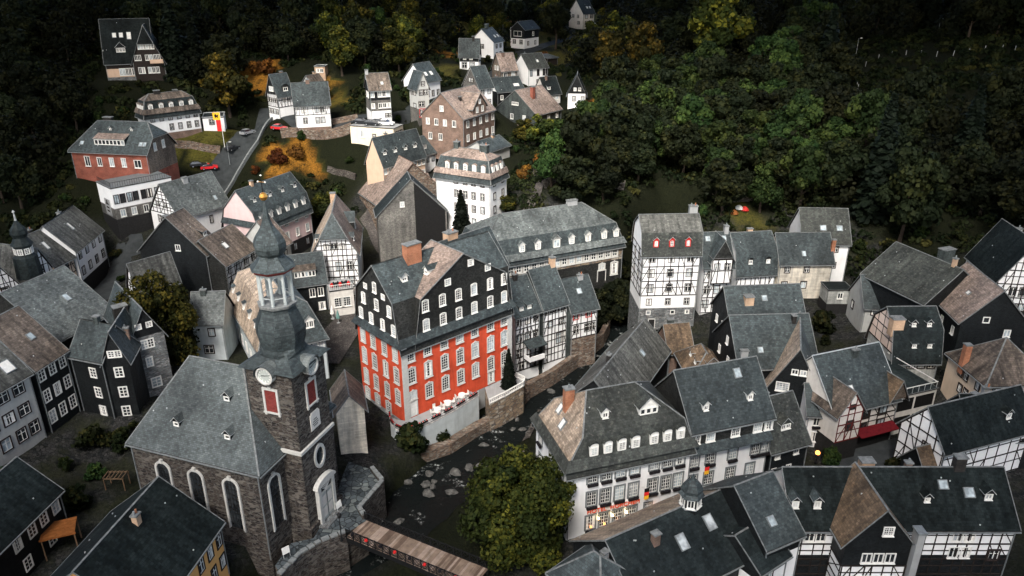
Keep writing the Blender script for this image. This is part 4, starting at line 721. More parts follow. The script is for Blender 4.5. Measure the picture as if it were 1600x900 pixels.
H(HH,'black slate house on a white ground floor at the edge of the upper meadow','house',(715,84),(750,84.5),32,4.8,('R',(761,82.5)),('x',4.4),'slate',((2.3,'white'),(99,'wall_slate_black')),win=[('F',3.6,[.27,.6],.9,1.1,'p'),('F',1.2,[.25,.65],1.5,1.7,'d'),('R',3.6,2,.8,1.2,'p'),('R',1.2,2,.8,1.3,'p')],chim=[(.7,.5,.8,.8,.6,'brick_dark',0)])
H(HH,'white gabled house with balconies and a dark chimney on the upper slope','house',(772,66),(789,62.5),33,5.6,('L',(738,63)),('x',4),'slate',((99,'white'),),win=[('F',4,[.3,.7],1.1,1.1,'d'),('F',1.2,[.3,.7],1.2,1.4,'d'),('L',4,[.5],1.4,1.3,'d'),('L',1.4,[.35],1.8,1.2,'d')],chim=[(.5,.5,1.4,1.4,.9,'wall_slate_teal',0)],sky=[('F',.5,1.4,.8,1,'frame_white'),('F',.8,1.4,.8,1,'frame_white')])
H(HH,'split level white house with a black slate gable beside the climbing road','house',(796,45),(820,46.5),33,7,('R',(834,43)),('y',2.6),'slate_dark',((3.6,'white'),(99,'wall_slate_black')),win=[('F',5.4,[.5],3.6,1.8,'p'),('R',5.2,[.6],1,1.4,'p'),('R',1.8,2,.9,1.3,'d'),('F',2.4,2,1.2,1.4,'d')],chim=[(-.15,.2,1.0,1,.8,'stonewhite',0,6)])
H(HH,'white house with tall dark window slots under a mottled roof','house',(825,107),(859,104),28,5,8,('x',3.8),'slate_moss',((99,'white'),),win=[('F',3.4,[.15,.5,.8,.95],.8,2.0,'b'),('F',.7,[.5,.75],.9,1.0,'d')],sky=[('F',.6,1.6,.7,.9,'frame_white')])
H(HH,'white house with a steep black gable at the foot of the big golden tree','house',(885,147),(917,147.5),24,3.6,8,('y',5.4),'slate_dark',((3.7,'white'),(99,'wall_slate_black')),win=[('F',2.2,[.35,.85],.8,1.2,'d'),('F',5,[.4,.66],.7,.8,'p')])
H(HH,'little dark roofed cottage with white dormers left of the steep black gable','house',(852,147),(879,144.5),23,3.4,7,('x',4.4),'slate_dark',((99,'stonewhite'),),win=[('F',2,2,.9,1.2,'p')],dor=[('F',.3,1,1.2,1,'s','p',1,'frame_white')])
H(HH,'grey and white farmhouse highest up the valley with two roof windows','house',(911,21),(931,20),37,6.4,('L',(888,19)),('x',5.2),'slate_dark',((99,'stonewhite'),),win=[('F',5,[.3,.75],1.3,1.3,'d'),('F',2.4,[.3,.75],1.3,1.3,'d'),('L',5,[.3,.65],1.1,1.1,'d'),('L',2.4,[.7],1.1,1.1,'d')],sky=[('F',.55,2,.8,1,'frame_white'),('F',.8,2,.8,1,'frame_white')])
H('garden_shed','tiny tan brick hut with white windows standing in the dark upper garden','shed',(488,105),(509,105),32,3.0,4,('flat',.1),'slate_dark',((99,'brick_tan'),),win=[('F',2,[.35,.65],1.1,1.0,'p')],hooks=False)
H('garden_shed','open dark timber carport roof on the slope below the climbing road','shed',(855,92),(874,90),29,2.6,6,('shed',.12),'slate_light',((99,'timber'),),hooks=False)
# ================================================================== CHURCH
ch=House('stone_church','dark rubble stone church with a hipped slate nave and an onion domed bell tower','church',(192,690),(405,742),0,11.8,15.2,.5)
ch.block(11.8,('hip',1.07,1.26),'slate_fine',((99,'rubble'),),hips={'L':[(0,2.0)],'R':[(0,1.26)]})
def archwin(root,sd,blk,u,z,w,h,mat='glass',fr='frame_stone',sill=True):
    a=w/2; n=10; inn=[(-a,0),(a,0)]+[(a*math.cos(math.pi*i/n),h-a+a*math.sin(math.pi*i/n)) for i in range(n+1)]
    s=.28; b=a+s; out=[(-b,-.25),(b,-.25)]+[(b*math.cos(math.pi*i/n),h-a+b*math.sin(math.pi*i/n)) for i in range(n+1)]
    m=MB(); N=len(inn)
    for i in range(1,N):
        j=(i+1)%N; (x0,z0),(x1,z1)=out[i],out[j]; (u0,v0),(u1,v1)=inn[i],inn[j]
        m.prism([(x0,0,z0),(x1,0,z1),(u1,0,v1),(u0,0,v0)],[(x0,-.18,z0),(x1,-.18,z1),(u1,-.18,v1),(u0,-.18,v0)],fr)
    m.box(-.2,.2,-.26,0,h+.02,h+.55,fr)
    for x in np.linspace(-a,a,5)[1:-1]: m.box(x-.03,x+.03,-.06,-.02,0,h-a*.3,'iron')
    for zz in np.arange(.7,h-.5,.7): m.box(-a,a,-.055,-.02,zz-.025,zz+.025,'iron')
    o=m.build('arched_window',root,(*blk.sp(sd,u,0),z),SIDE[sd]); p=MB(); p.poly([(x,-.015,z) for x,z in inn],mat); p.build('pane',o); return o
for f in (.24,.50,.77): archwin(ch.root,'F',ch,f*ch.W,2.6,1.8,7.0)
archwin(ch.root,'R',ch,2.2,2.6,1.8,7.0)
for uf,v in ((.62,5.0),(.32,2.0),(.72,1.9)):
    ch.dormer('F',uf,v,1.0,.9,'g','t',1,'wall_slate_black','slate_fine')
tw=House('bell_tower','',None,(375,572),(455,588),0,22.4,('R',(520,545)),.35); TR=tw.root; TR.parent=None
tw.block(22.4,('flat',0),'slate',((99,'rubble'),),hooks=False,gut=False)
HOUSES.pop(); W,D=tw.W,tw.D
# tower becomes a part of the church
par=ch.root; inv=ch.M.inverted()
bt=TR; bpy.context.view_layer.update()
kids=list(bt.children); 
for k in kids:
    if k.name.split('.')[0]=='roof': bpy.data.objects.remove(k)
    else: k.parent=None
T=MB()
for a,b in (((0,0),(W,0)),((W,0),(W,D)),((W,D),(0,D)),((0,D),(0,0))): T.poly([(*a,-4),(*b,-4),(*b,22.4),(*a,22.4)],'rubble')
bpy.data.objects.remove(bt)
for o in [o for o in COL.objects if o.parent is None and o.name.split('.')[0] in('wall','gutter','ridge_cap') ]: bpy.data.objects.remove(o)
TL=inv@tw.M
tow=T.build('bell_tower',par); tow.matrix_local=TL
def TP(m,name): o=m.build(name,tow); return o
m=MB(); e=.28
for bx in ((-e,W+e,-e,0),(W,W+e,0,D+e),(-e,0,0,D+e)): m.box(*bx,11.6,12.0,'frame_stone')
TP(m,'cornice')
m=MB(); e=.35
for bx in ((-e,W+e,-e,-.004),(W+.004,W+e,0,D+e),(-e,-.004,0,D+e)): m.box(*bx,-3,.9,'rubble')
TP(m,'plinth')
cx,cy=W/2,D/2; hw=max(W,D)/2
def ring(z,r,sq):
    P=[]
    for k in range(16):
        a=k*math.pi/8; ro=r/max(math.cos(a-j*math.pi/4) for j in range(8))
        rs=r/max(abs(math.cos(a)),abs(math.sin(a))); q=ro*(1-sq)+rs*sq
        P.append((cx+q*math.cos(a),cy+q*math.sin(a),z))
    return P
def dome(prof,mat,name):
    m=MB(); rs=[ring(*p) for p in prof]
    for a,b in zip(rs,rs[1:]):
        for k in range(16):
            j=(k+1)%16; m.poly([a[k],a[j],b[j],b[k]],mat)
    m.poly(list(reversed(rs[0])),mat); m.poly(rs[-1],mat); return TP(m,name)
dome([(22.3,hw+.55,1),(22.5,hw+.1,1),(22.85,hw-.5,.9),(23.3,hw-1.0,.55),(23.8,2.35,.2),(24.25,2.3,0),(24.8,2.45,0),(25.5,2.62,0),(26.3,2.66,0),(27.1,2.52,0),(27.9,2.2,0),(28.6,1.9,0),(29.2,1.8,0)],'slate','bell_roof')
dome([(29.2,2.05,0),(29.5,2.1,0),(29.6,1.95,0)],'ridge','lantern_floor')
m=MB()
for k in range(8):
    a=(k+.5)*math.pi/4; r=1.78; x,y=cx+r*math.cos(a),cy+r*math.sin(a); m.tube((x,y,29.6),(x,y,33.3),.2,.18,'lantern_grey',8)
    a2=(k+1.5)*math.pi/4; x2,y2=cx+r*math.cos(a2),cy+r*math.sin(a2); n=6
    for i in range(n):
        f0,f1=i/n,(i+1)/n; z0_=32.2+.7*math.sin(math.pi*f0); z1_=32.2+.7*math.sin(math.pi*f1)
        p0=(x+(x2-x)*f0,y+(y2-y)*f0); p1=(x+(x2-x)*f1,y+(y2-y)*f1)
        m.poly([(*p0,z0_),(*p1,z1_),(*p1,33.3),(*p0,33.3)],'lantern_grey')
    m.beam((x,y,30.4),(x2,y2,30.4),.06,.08,'lantern_grey')
TP(m,'lantern')
dome([(33.3,1.98,0),(33.45,2.15,0),(33.7,2.2,0)],'shutter_red','lantern_cornice')
dome([(33.7,2.35,0),(33.85,2.3,0),(34.4,1.75,0),(34.9,1.3,0),(35.1,1.2,0),(35.5,1.5,0),(36.1,1.66,0),(36.7,1.62,0),(37.3,1.35,0),(37.9,.95,0),(38.5,.62,0),(39.2,.4,0),(40.2,.24,0),(41.3,.12,0)],'slate','onion_dome')
m=MB(); m.lathe([(0,41.2),(.3,41.35),(.46,41.7),(.3,42.05),(0,42.2)],'gold',12,(cx,cy)); TP(m,'gold_ball')
m=MB(); m.tube((cx,cy,42.1),(cx,cy,44.0),.05,.04,'iron',6); m.beam((cx-.45,cy,43.3),(cx+.45,cy,43.3),.07,.07,'gold')
for dx,z in ((-.45,43.3),(.45,43.3),(0,44)): m.lathe([(0,z-.13),(.13,z),(0,z+.13)],'frame_white',8,(cx+dx,cy))
TP(m,'cross')
def clock(u,rz):
    m=MB(); r=1.1; n=24; q=[(r*math.cos(i*2*math.pi/n),r*math.sin(i*2*math.pi/n)) for i in range(n)]; s=.82
    for i in range(n):
        j=(i+1)%n; a,b=q[i],q[j]
        m.poly([(a[0],-.75,a[1]),(b[0],-.75,b[1]),(b[0]*s,-.75,b[1]*s),(a[0]*s,-.75,a[1]*s)],'frame_stone'); m.poly([(a[0],.4,a[1]),(b[0],.4,b[1]),(b[0],-.75,b[1]),(a[0],-.75,a[1])],'frame_white'); m.poly([(a[0]*s,-.75,a[1]*s),(b[0]*s,-.75,b[1]*s),(b[0]*s,-.55,b[1]*s),(a[0]*s,-.55,a[1]*s)],'frame_white')
        if a[1]>-.2: m.poly([(a[0]*1.16,1.6,a[1]*1.16),(b[0]*1.16,1.6,b[1]*1.16),(b[0]*1.16,-.95,b[1]*1.16),(a[0]*1.16,-.95,a[1]*1.16)],'slate_light')
    o=m.build('clock',tow,u,rz); d=MB(); d.poly([(a[0]*s,-.56,a[1]*s) for a in q],'door_grey')
    for k in range(12):
        a=k*math.pi/6; d.beam((.62*math.sin(a),-.575,.62*math.cos(a)),(.82*math.sin(a),-.575,.82*math.cos(a)),.09,.02,'frame_white',(0,1,0))
    for a,l,w_ in ((1.35,.78,.07),(-1.7,.5,.1)): d.beam((0,-.59,0),(l*math.sin(a),-.59,l*math.cos(a)),w_,.02,'black',(0,1,0))
    d.build('dial',o)
clock((W*.5,0,21.9),0); clock((W,D*.5,21.9),R(90))
def louver(loc,rz):
    m=MB(); 
    for i in range(15): z=-1.35+2.7*i/14; m.beam((-.75,-.06,z),(.75,-.06,z),.1,.14,'shutter_red',(0,1,.6))
    m.box(-.78,.78,-.03,-.005,-1.42,1.42,'black'); o=m.build('louvre',tow,loc,rz)
    k=MB(); k.box(-1.05,-.78,-.16,0,-1.9,1.7,'frame_stone'); k.box(.78,1.05,-.16,0,-1.9,1.7,'frame_stone'); k.box(-.78,.78,-.16,0,1.42,1.7,'frame_stone'); k.box(-1.15,1.15,-.24,0,-1.62,-1.42,'frame_stone'); k.box(-.2,.2,-.22,0,1.703,1.95,'frame_stone'); k.build('louvre_frame',o)
louver((W*.5,-.0,18.3),0); louver((W,D*.5,18.3),R(90))
m=MB(); m.box(-.95,.95,-.1,-.004,-1.1,1.0,'stonewhite'); m.box(-.7,.7,-.1,-.004,1.003,1.25,'stonewhite')
for i,wd in enumerate((.35,.5,.6,.45)):
    for k in range(5): x=-wd+2*wd*k/5; m.box(x,x+wd*.28,-.112,-.1,.15-.28*i,.29-.28*i,'black')
m.build('stone_plaque',tow,(W,D*.52,14.4),R(90))
m=MB(); n=20
for i in range(n):
    a,b=i*2*math.pi/n,(i+1)*2*math.pi/n; f=lambda t,r:(r*.85*math.sin(t),-.2,r*1.3*math.cos(t)); g=lambda t,r:(r*.85*math.sin(t),0,r*1.3*math.cos(t))
    m.poly([f(a,1.3),f(b,1.3),f(b,.95),f(a,.95)],'frame_stone'); m.poly([g(a,1.3),g(b,1.3),f(b,1.3),f(a,1.3)],'frame_stone'); m.poly([f(a,.95),f(b,.95),g(b,.95),g(a,.95)],'frame_stone')
o=m.build('oval_window',tow,(W,D*.52,9.3),R(90)); p=MB(); p.poly([(.95*.85*math.sin(i*2*math.pi/n),-.02,.95*1.3*math.cos(i*2*math.pi/n)) for i in range(n)],'glass'); p.build('pane',o)
m=MB(); m.box(-1.2,1.2,-.1,0,0,4.0,'door_grey'); m.box(-.03,.03,-.13,-.1,0,3.9,'black')
for x in (-.6,.6):
    for z in (.4,2.1): m.box(x-.42,x+.42,-.125,-.1,z,z+1.4,'stonewhite')
o=m.build('church_door',tow,(W+.36,D*.52,.3),R(90))
k=MB(); n=8; k.box(-1.75,-1.2,-.25,.3,-.3,5.2,'frame_stone'); k.box(1.2,1.75,-.25,.3,-.3,5.2,'frame_stone'); k.box(-1.2,1.2,-.2,.3,4.0,4.2,'frame_stone')
for i in range(n):
    a,b=math.pi*i/n,math.pi*(i+1)/n; k.prism([(2.1*math.cos(a),-.35,5.2+1.0*math.sin(a)),(2.1*math.cos(b),-.35,5.2+1.0*math.sin(b)),(0,-.35,5.2)],[(2.1*math.cos(a),.3,5.2+1.0*math.sin(a)),(2.1*math.cos(b),.3,5.2+1.0*math.sin(b)),(0,.3,5.2)],'frame_stone')
k.poly([(-1.2,-.05,4.2),(1.2,-.05,4.2),(1.2,-.05,5.2),(-1.2,-.05,5.2)],'glass')
for x in np.linspace(-1,1,7): k.beam((x*.2,-.1,4.25),(x*1.15,-.1,5.15),.06,.06,'frame_white',(0,1,0))
k.build('door_frame',o)
m=MB(); m.box(-2.2,2.2,-1.6,-.36,-.6,.15,'stone_grey'); m.box(-2.5,2.5,-2.1,-1.6,-.6,.0,'stone_grey'); m.build('door_steps',tow,(W,D*.52,.1),R(90))
CH_M=tw.M; CH_W,CH_D=W,D
# annex beside tower and house behind it
H(WH,'pale slate hung annex with a brown roof squeezed between church tower and red mansion','annex',(521,648),('y',16,4.7),0,7,7,('y',2.4),'slate_brown',((99,'boards'),),dor=[])
p0=at(402,546,8.5); p1=at(354,466,8.5); PARD=(p1-p0).length; PARB=('y',math.degrees(math.atan2(p1.y-p0.y,p1.x-p0.x))-90,11.5)
h=H(MN,'curved mansard parish house half hidden behind the church dome with a row of small dormers','house',(402,546),PARB,0,8.5,PARD,('mh',5.0,1.9,.6),'slate',rms={'L':'slate_tan_sheen'},bands=((99,'bluewhite'),),win=[('L',6.8,7,.9,1.6,'s'),('L',3.4,7,.9,1.8,'s'),('F',6.5,6,.9,1.6,'s')],dor=[('L',f,1.6,1.0,1.2,'s','p',1,'frame_white') for f in (.1,.28,.46,.64,.82)]+[('F',.78,1.2,1.7,1.4,'g','p',2,'frame_white')])
# ================================================================== GROUND
CTL=[]
for s,l in HOUSES:
    q=[s.M@Vector(p) for p in ((0,0,0),(s.W,0,0),(s.W,s.D,0),(0,s.D,0))]; c=sum(q,Vector())/4
    CTL.append((c.x,c.y,s.z0)); 
    for p in q[:2]: CTL.append((p.x,p.y,s.z0))
for x,y,t in ((1130,330,165),(1300,300,172),(1500,380,152),(1590,380,140),(1050,260,188),(1200,230,197),(1400,200,197),(1570,200,187),(1050,150,228),(1200,100,245),(1400,80,232),(1580,80,215),(1000,60,285),(1400,10,285),(1100,10,320),(960,10,380),(850,10,400),(600,60,290),(600,10,350),(300,60,270),(300,10,315),(50,60,250),(50,200,205),(60,290,180),(130,20,300),(450,100,240),(960,160,225),(960,230,195),(900,290,172),(860,290,170),(40,10,300),(560,120,235),(420,60,280),(700,30,310),(1590,10,250)):
    p=atd(x,y,t); CTL.append(tuple(p))
for x,y,z in ((610,690,-3),(600,735,-2),(520,800,0),(490,850,0),(505,770,0),(430,860,-.5),(540,520,1),(575,470,1),(560,430,1.5),(575,350,5),(560,290,11),(510,300,9),(445,250,17),(500,155,26),(390,215,18.5),(345,285,12),(330,330,7),(300,500,2),(240,520,3),(150,470,2),(115,480,2),(140,700,1),(100,720,2),(180,720,0),(850,650,-2),(870,870,-1.5),(960,500,-2),(985,460,-1),(760,860,-1),(900,890,-1),(1240,760,-1),(1150,480,1),(1100,560,0),(1400,730,-1),(1290,500,2),(1300,720,-1),(1200,560,0),(1000,880,-1)):
    CTL.append(tuple(at(x,y,z)))
for x,y,z in ((0,560,95),(-250,560,110),(250,560,105),(-420,300,100),(420,300,100),(-420,0,60),(420,0,60),(0,-150,40),(-200,-120,50),(200,-120,50),(-130,50,12),(130,50,8),(-60,20,3),(60,20,1),(0,0,2),(-230,140,45),(200,120,22),(-170,110,15),(0,760,130),(-420,760,130),(420,760,130),(-420,560,120),(420,560,120)):
    CTL.append((x,y,z))
C=np.array(CTL); P2=C[:,:2]
r=np.sqrt(((P2[:,None]-P2[None])**2).sum(-1)); 
A=np.zeros((len(C)+3,)*2); A[:-3,:-3]=-np.sqrt(r*r+4.0)+np.eye(len(C))*1.2; A[:-3,-3]=1; A[:-3,-2:]=P2; A[-3,:-3]=1; A[-2:,:-3]=P2.T
rhs=np.concatenate([C[:,2],[0,0,0]]); SOL=np.linalg.solve(A,rhs)
RIV=[at(x,y,-5) for x,y in ((1010,455),(955,490),(928,535),(893,572),(838,622),(775,678),(715,735),(655,795),(590,855),(500,910),(380,990),(250,1100))]
RIV.insert(0,RIV[0]+Vector((6,7,0)))
RP=np.array([(p.x,p.y) for p in RIV]); RWID=5.2
def rivdist(X,Y):
    d=np.full(X.shape,1e9)
    for a,b in zip(RP,RP[1:]):
        v=b-a; t=np.clip(((X-a[0])*v[0]+(Y-a[1])*v[1])/(v@v),0,1); d=np.minimum(d,np.hypot(X-a[0]-t*v[0],Y-a[1]-t*v[1]))
    return d
def GZ(X,Y):
    X=np.asarray(X,float); Y=np.asarray(Y,float); sh=X.shape; x=X.ravel(); y=Y.ravel(); out=np.empty(x.size)
    for i in range(0,x.size,20000):
        xx=x[i:i+20000]; yy=y[i:i+20000]; rr=np.sqrt((xx[:,None]-P2[:,0])**2+(yy[:,None]-P2[:,1])**2)
        out[i:i+20000]=-np.sqrt(rr*rr+4.0)@SOL[:-3]+SOL[-3]+xx*SOL[-2]+yy*SOL[-1]
    out=out.reshape(sh); d=rivdist(X,Y); k=np.clip((d-RWID)/1.6,0,1)
    return np.where(k<1,np.minimum(out,-6.2*(1-k)+out*k),out)
def gz(x,y): return float(GZ(np.array([x]),np.array([y]))[0])
def on(px,py):
    lo=60.0
    ts=np.linspace(60,520,461); q=[atd(px,py,t) for t in ts]; X=np.array([p.x for p in q]); Y=np.array([p.y for p in q]); Z=np.array([p.z for p in q])
    b=np.nonzero(Z<GZ(X,Y))[0]; i=b[0] if len(b) else len(ts)-1
    return Vector((X[i],Y[i],float(GZ(X[i:i+1],Y[i:i+1])[0])))
def seg(n0,n1,st): return np.arange(n0,n1+st*.5,st)
gx=np.concatenate([seg(-430,-162,8),seg(-156,156,1.6),seg(164,430,8)]); gy=np.concatenate([seg(-160,52,8),seg(56,240,1.6),seg(243,420,3),seg(430,780,10)])
GX,GY=np.meshgrid(gx,gy); GZZ=GZ(GX,GY); ny,nx=GX.shape
nz=np.sin(GX*.35+np.sin(GY*.21)*2)*np.cos(GY*.31+GX*.07)*.18; GZZ=GZZ+nz*(rivdist(GX,GY)>7)
me=bpy.data.meshes.new('ground'); co=np.stack([GX,GY,GZZ],-1).reshape(-1,3)
idx=np.arange(nx*ny).reshape(ny,nx); F=np.stack([idx[:-1,:-1],idx[:-1,1:],idx[1:,1:],idx[1:,:-1]],-1).reshape(-1,4)
me.vertices.add(len(co)); me.vertices.foreach_set('co',co.ravel()); me.loops.add(F.size); me.loops.foreach_set('vertex_index',F.ravel()); me.polygons.add(len(F)); me.polygons.foreach_set('loop_start',np.arange(0,F.size,4)); me.polygons.foreach_set('loop_total',np.full(len(F),4)); me.polygons.foreach_set('use_smooth',np.ones(len(F),bool))
# what grows or lies where: town paving, meadow, autumn grass (weights per vertex)
fx=np.array([sum((p.x for p in f))/4 for f in FOOT]); fy=np.array([sum((p.y for p in f))/4 for f in FOOT])
fz=np.array([s.z0 for s,_ in HOUSES]+[0]*(len(FOOT)-len(HOUSES)))[:len(FOOT)]
fd=np.min(np.hypot(co[:,0,None]-fx,co[:,1,None]-fy)+np.where(fz>9,12,0),1)
town=np.clip((16-fd)/4,0,1)*(rivdist(co[:,0],co[:,1])>RWID+1)
MEAD=[((440,250),6.5,2.2),((468,243),6,2.0),((500,150),5,1.5),((530,160),6,1.3),((505,128),5,1.6),((270,212),9,1.0),((320,215),8,1.0),((830,12),22,1.0),((960,25),20,1.0),((845,65),14,1.1),((770,28),16,2.4),((710,85),8,2),((400,118),10,2.2),((940,172),10,2.6),((690,110),8,1.0),((620,12),14,1.0),((880,90),10,1.2),((720,42),10,1.1),((1165,336),5,.9)]
mead=np.zeros(len(co)); hue=np.zeros(len(co)); MP=[]
for (x,y),r_,hh in MEAD:
    p=on(x,y); MP.append((p.x,p.y,r_)); dd=np.hypot(co[:,0]-p.x,co[:,1]-p.y); an=np.arctan2(co[:,1]-p.y,co[:,0]-p.x); k=np.clip((r_*(1+.32*np.sin(an*3+x)+.2*np.sin(an*7+y))-dd)/3.5,0,1); hue=np.where(k>mead,hh,hue); mead=np.maximum(mead,k)
ca=me.color_attributes.new('cover','FLOAT_COLOR','POINT'); ca.data.foreach_set('color',np.stack([town,mead,hue/3,np.ones(len(co))],-1).ravel().astype(np.float32))
me.update()
m,t,bs,N,L=nodes('ground'); uv,pos,rnd=coords(N); at_=N('ShaderNodeAttribute'); at_.attribute_name='cover'; sep=N('ShaderNodeSeparateColor'); L(at_.outputs['Color'],sep.inputs[0])
n1=noise(N,L,pos,.5,6,.7); n2=noise(N,L,pos,2.5,5,.7)
wild=mix(N,L,ramp(N,L,n2,.35,.65),(.004,.0055,.003),(.012,.014,.006)); grass=mix(N,L,ramp(N,L,n2,.3,.7),(.03,.036,.008),(.10,.085,.018)); gold=mix(N,L,ramp(N,L,n2,.35,.7),(.09,.045,.008),(.36,.16,.022))
vo=N('ShaderNodeTexVoronoi'); vo.feature='DISTANCE_TO_EDGE'; vo.inputs['Scale'].default_value=2.2; L(pos,vo.inputs['Vector'])
vc=N('ShaderNodeTexVoronoi'); vc.inputs['Scale'].default_value=2.2; L(pos,vc.inputs['Vector']); sv=N('ShaderNodeSeparateColor'); L(vc.outputs['Color'],sv.inputs[0])
pav=mix(N,L,sv.outputs[0],(.010,.012,.013),(.045,.044,.043)); pav=mix(N,L,ramp(N,L,vo.outputs['Distance'],.02,.07),(.006,.007,.006),pav)
pav=mix(N,L,ramp(N,L,noise(N,L,pos,.18,5,.7),.42,.6),pav,mix(N,L,ramp(N,L,n2,.35,.65),(.009,.011,.007),(.028,.030,.018)))
col=mix(N,L,sep.outputs[0],wild,pav); md=mix(N,L,ramp(N,L,sep.outputs[2],.4,.62),grass,gold)
col=mix(N,L,mth(N,L,'MULTIPLY',sep.outputs[1],ramp(N,L,n1,.3,.5)),col,md)
L(col,bs.inputs['Base Color']); bs.inputs['Roughness'].default_value=.95; bump(N,L,n2,bs,.8,.3); me.materials.append(m)
tag(link('ground',me),None,None,None,'structure')
# river water
m,t,bs,N,L=nodes('water'); uv,pos,rnd=coords(N); bs.inputs['Base Color'].default_value=(.012,.015,.013,1); bs.inputs['Roughness'].default_value=.16
n1=noise(N,L,pos,.30,7,.75); bump(N,L,noise(N,L,pos,1.4,5),bs,.5,.2)
fo=mth(N,L,'MULTIPLY',ramp(N,L,n1,.56,.66),ramp(N,L,noise(N,L,pos,2.2,5,.75),.5,.58)); L(mix(N,L,fo,(.006,.008,.008),(.40,.42,.41)),bs.inputs['Base Color']); MATS['water']=m
w_=MB(); 
def ribbon(m,pts,wd,mat,z=None,dz=0,n=1):
    P=[Vector((p[0],p[1],0)) for p in pts]; Q=[]
    for i,p in enumerate(P):
        d=(P[min(i+1,len(P)-1)]-P[max(i-1,0)]).normalized(); nrm=Vector((-d.y,d.x,0)); row=[]
        for k in range(n+1):
            q=p+nrm*wd*(k/n-.5)*-1; row.append(Vector((q.x,q.y,z if z is not None else gz(q.x,q.y)+dz)))
        Q.append(row)
    for a,b in zip(Q,Q[1:]):
        for k in range(n): m.poly([a[k],a[k+1],b[k+1],b[k]][::-1],mat)
    return Q
def dense(pts,st=2.0):
    out=[]
    for a,b in zip(pts,pts[1:]):
        a=Vector((a[0],a[1],0)); b=Vector((b[0],b[1],0)); k=max(1,int((b-a).length/st))
        out+=[a+(b-a)*i/k for i in range(k)]
    return out+[Vector((pts[-1][0],pts[-1][1],0))]
ribbon(w_,dense(RIV,3),15,'water',-5.3); o=w_.build('river',None); tag(o,None,None,None,'structure')
# streets draped on the ground
def street(name,pxs,wd,mat,kerb=None,dz=.16):
    pts=dense([on(x,y) for x,y in pxs],1.6); m=MB(); Q=ribbon(m,pts,wd,mat,dz=dz,n=3); o=m.build(name); tag(o,None,None,None,'structure'); return pts,Q
RD,Q1=street('road',((318,310),(352,268),(385,222),(418,190),(425,170)),7.0,'asphalt')
street('road',((424,186),(470,200),(540,192),(625,186),(690,180),(720,160)),4.5,'asphalt')
street('road',((780,92),(815,84),(850,72),(900,58),(950,38),(985,8)),5.0,'asphalt')
street('road',((640,178),(690,150),(770,122),(800,100)),4.0,'asphalt')
street('lane',((612,400),(588,350),(575,330)),5,'cobbles'); street('lane',((630,445),(612,410)),6.5,'cobbles'); street('lane',((500,570),(535,520),(580,470),(620,430)),7,'cobbles')
street('lane',((145,520),(165,450),(195,400),(225,380)),5,'asphalt'); street('lane',((1300,770),(1340,725),(1440,700),(1475,650)),5,'asphalt')
street('path',((820,340),(838,310),(846,285),(838,265)),2.2,'cobbles')
# kerb wall along the ramp road
m=MB(); 
for a,b in zip([q[-1] for q in Q1],[q[-1] for q in Q1][1:]): m.beam(a+Vector((0,0,.35)),b+Vector((0,0,.35)),.45,.9,'kerb')
tag(m.build('retaining_wall'),'pale concrete parapet along the ramp road at upper left','wall')
# plaza by the church
pl=[at(x,y,.0) for x,y in ((430,885),(455,850),(490,842),(522,790),(535,745),(545,722),(580,735),(598,757),(563,800),(572,815),(540,835),(500,850),(440,900))]
m=MB(); m.prism([(p.x,p.y,-6) for p in pl][::-1],[(p.x,p.y,.12) for p in pl][::-1],'rubble',mtop='paving'); o=m.build('church_plaza'); tag(o,None,None,None,'structure')
def wallrun(name,label,pxs,z,h,w,mat,cap=None,low=-5.5):
    P=[at(x,y,z) for x,y in pxs]; m=MB()
    for a,b in zip(P,P[1:]):
        d=Vector((0,0,(h+z-low)/2)); m.beam(Vector((a.x,a.y,(low+z+h)/2)),Vector((b.x,b.y,(low+z+h)/2)),w,z+h-low,mat)
        if cap:
            n=max(1,int((b-a).length/.8))
            for i in range(n):
                p=a+(b-a)*(i+random.uniform(.03,.12))/n; q=a+(b-a)*(i+random.uniform(.82,.97))/n; m.beam(Vector((p.x,p.y,z+h+.09)),Vector((q.x,q.y,z+h+.09)),w+random.uniform(.0,.22),.2,cap)
    return tag(m.build(name),label,'wall')
wallrun('river_wall','stone parapet with pale cap stones between the church plaza and the stream',((581,736),(598,757),(562,800),(570,812)),0,.7,.5,'rubble','kerb')
wallrun('river_wall','parapet with pale cap stones running down left of the footbridge',((541,836),(502,851),(470,870),(436,905)),0,.6,.5,'rubble','kerb')
wallrun('river_wall','rough stone river wall under the white terrace of the red mansion',((615,702),(655,705),(700,690),(745,662),(790,640),(822,608)),-3.4,0,1.4,'rubble_brown')
wallrun('river_wall','mossy stone river wall in front of the hotel',((845,640),(820,690),(815,720),(860,860)),-1.5,0,.8,'rubble')
wallrun('river_wall','dark river wall below the timber framed riverside row',((822,600),(862,578),(900,552),(940,520),(950,500)),-2.4,0,1.0,'rubble_brown')
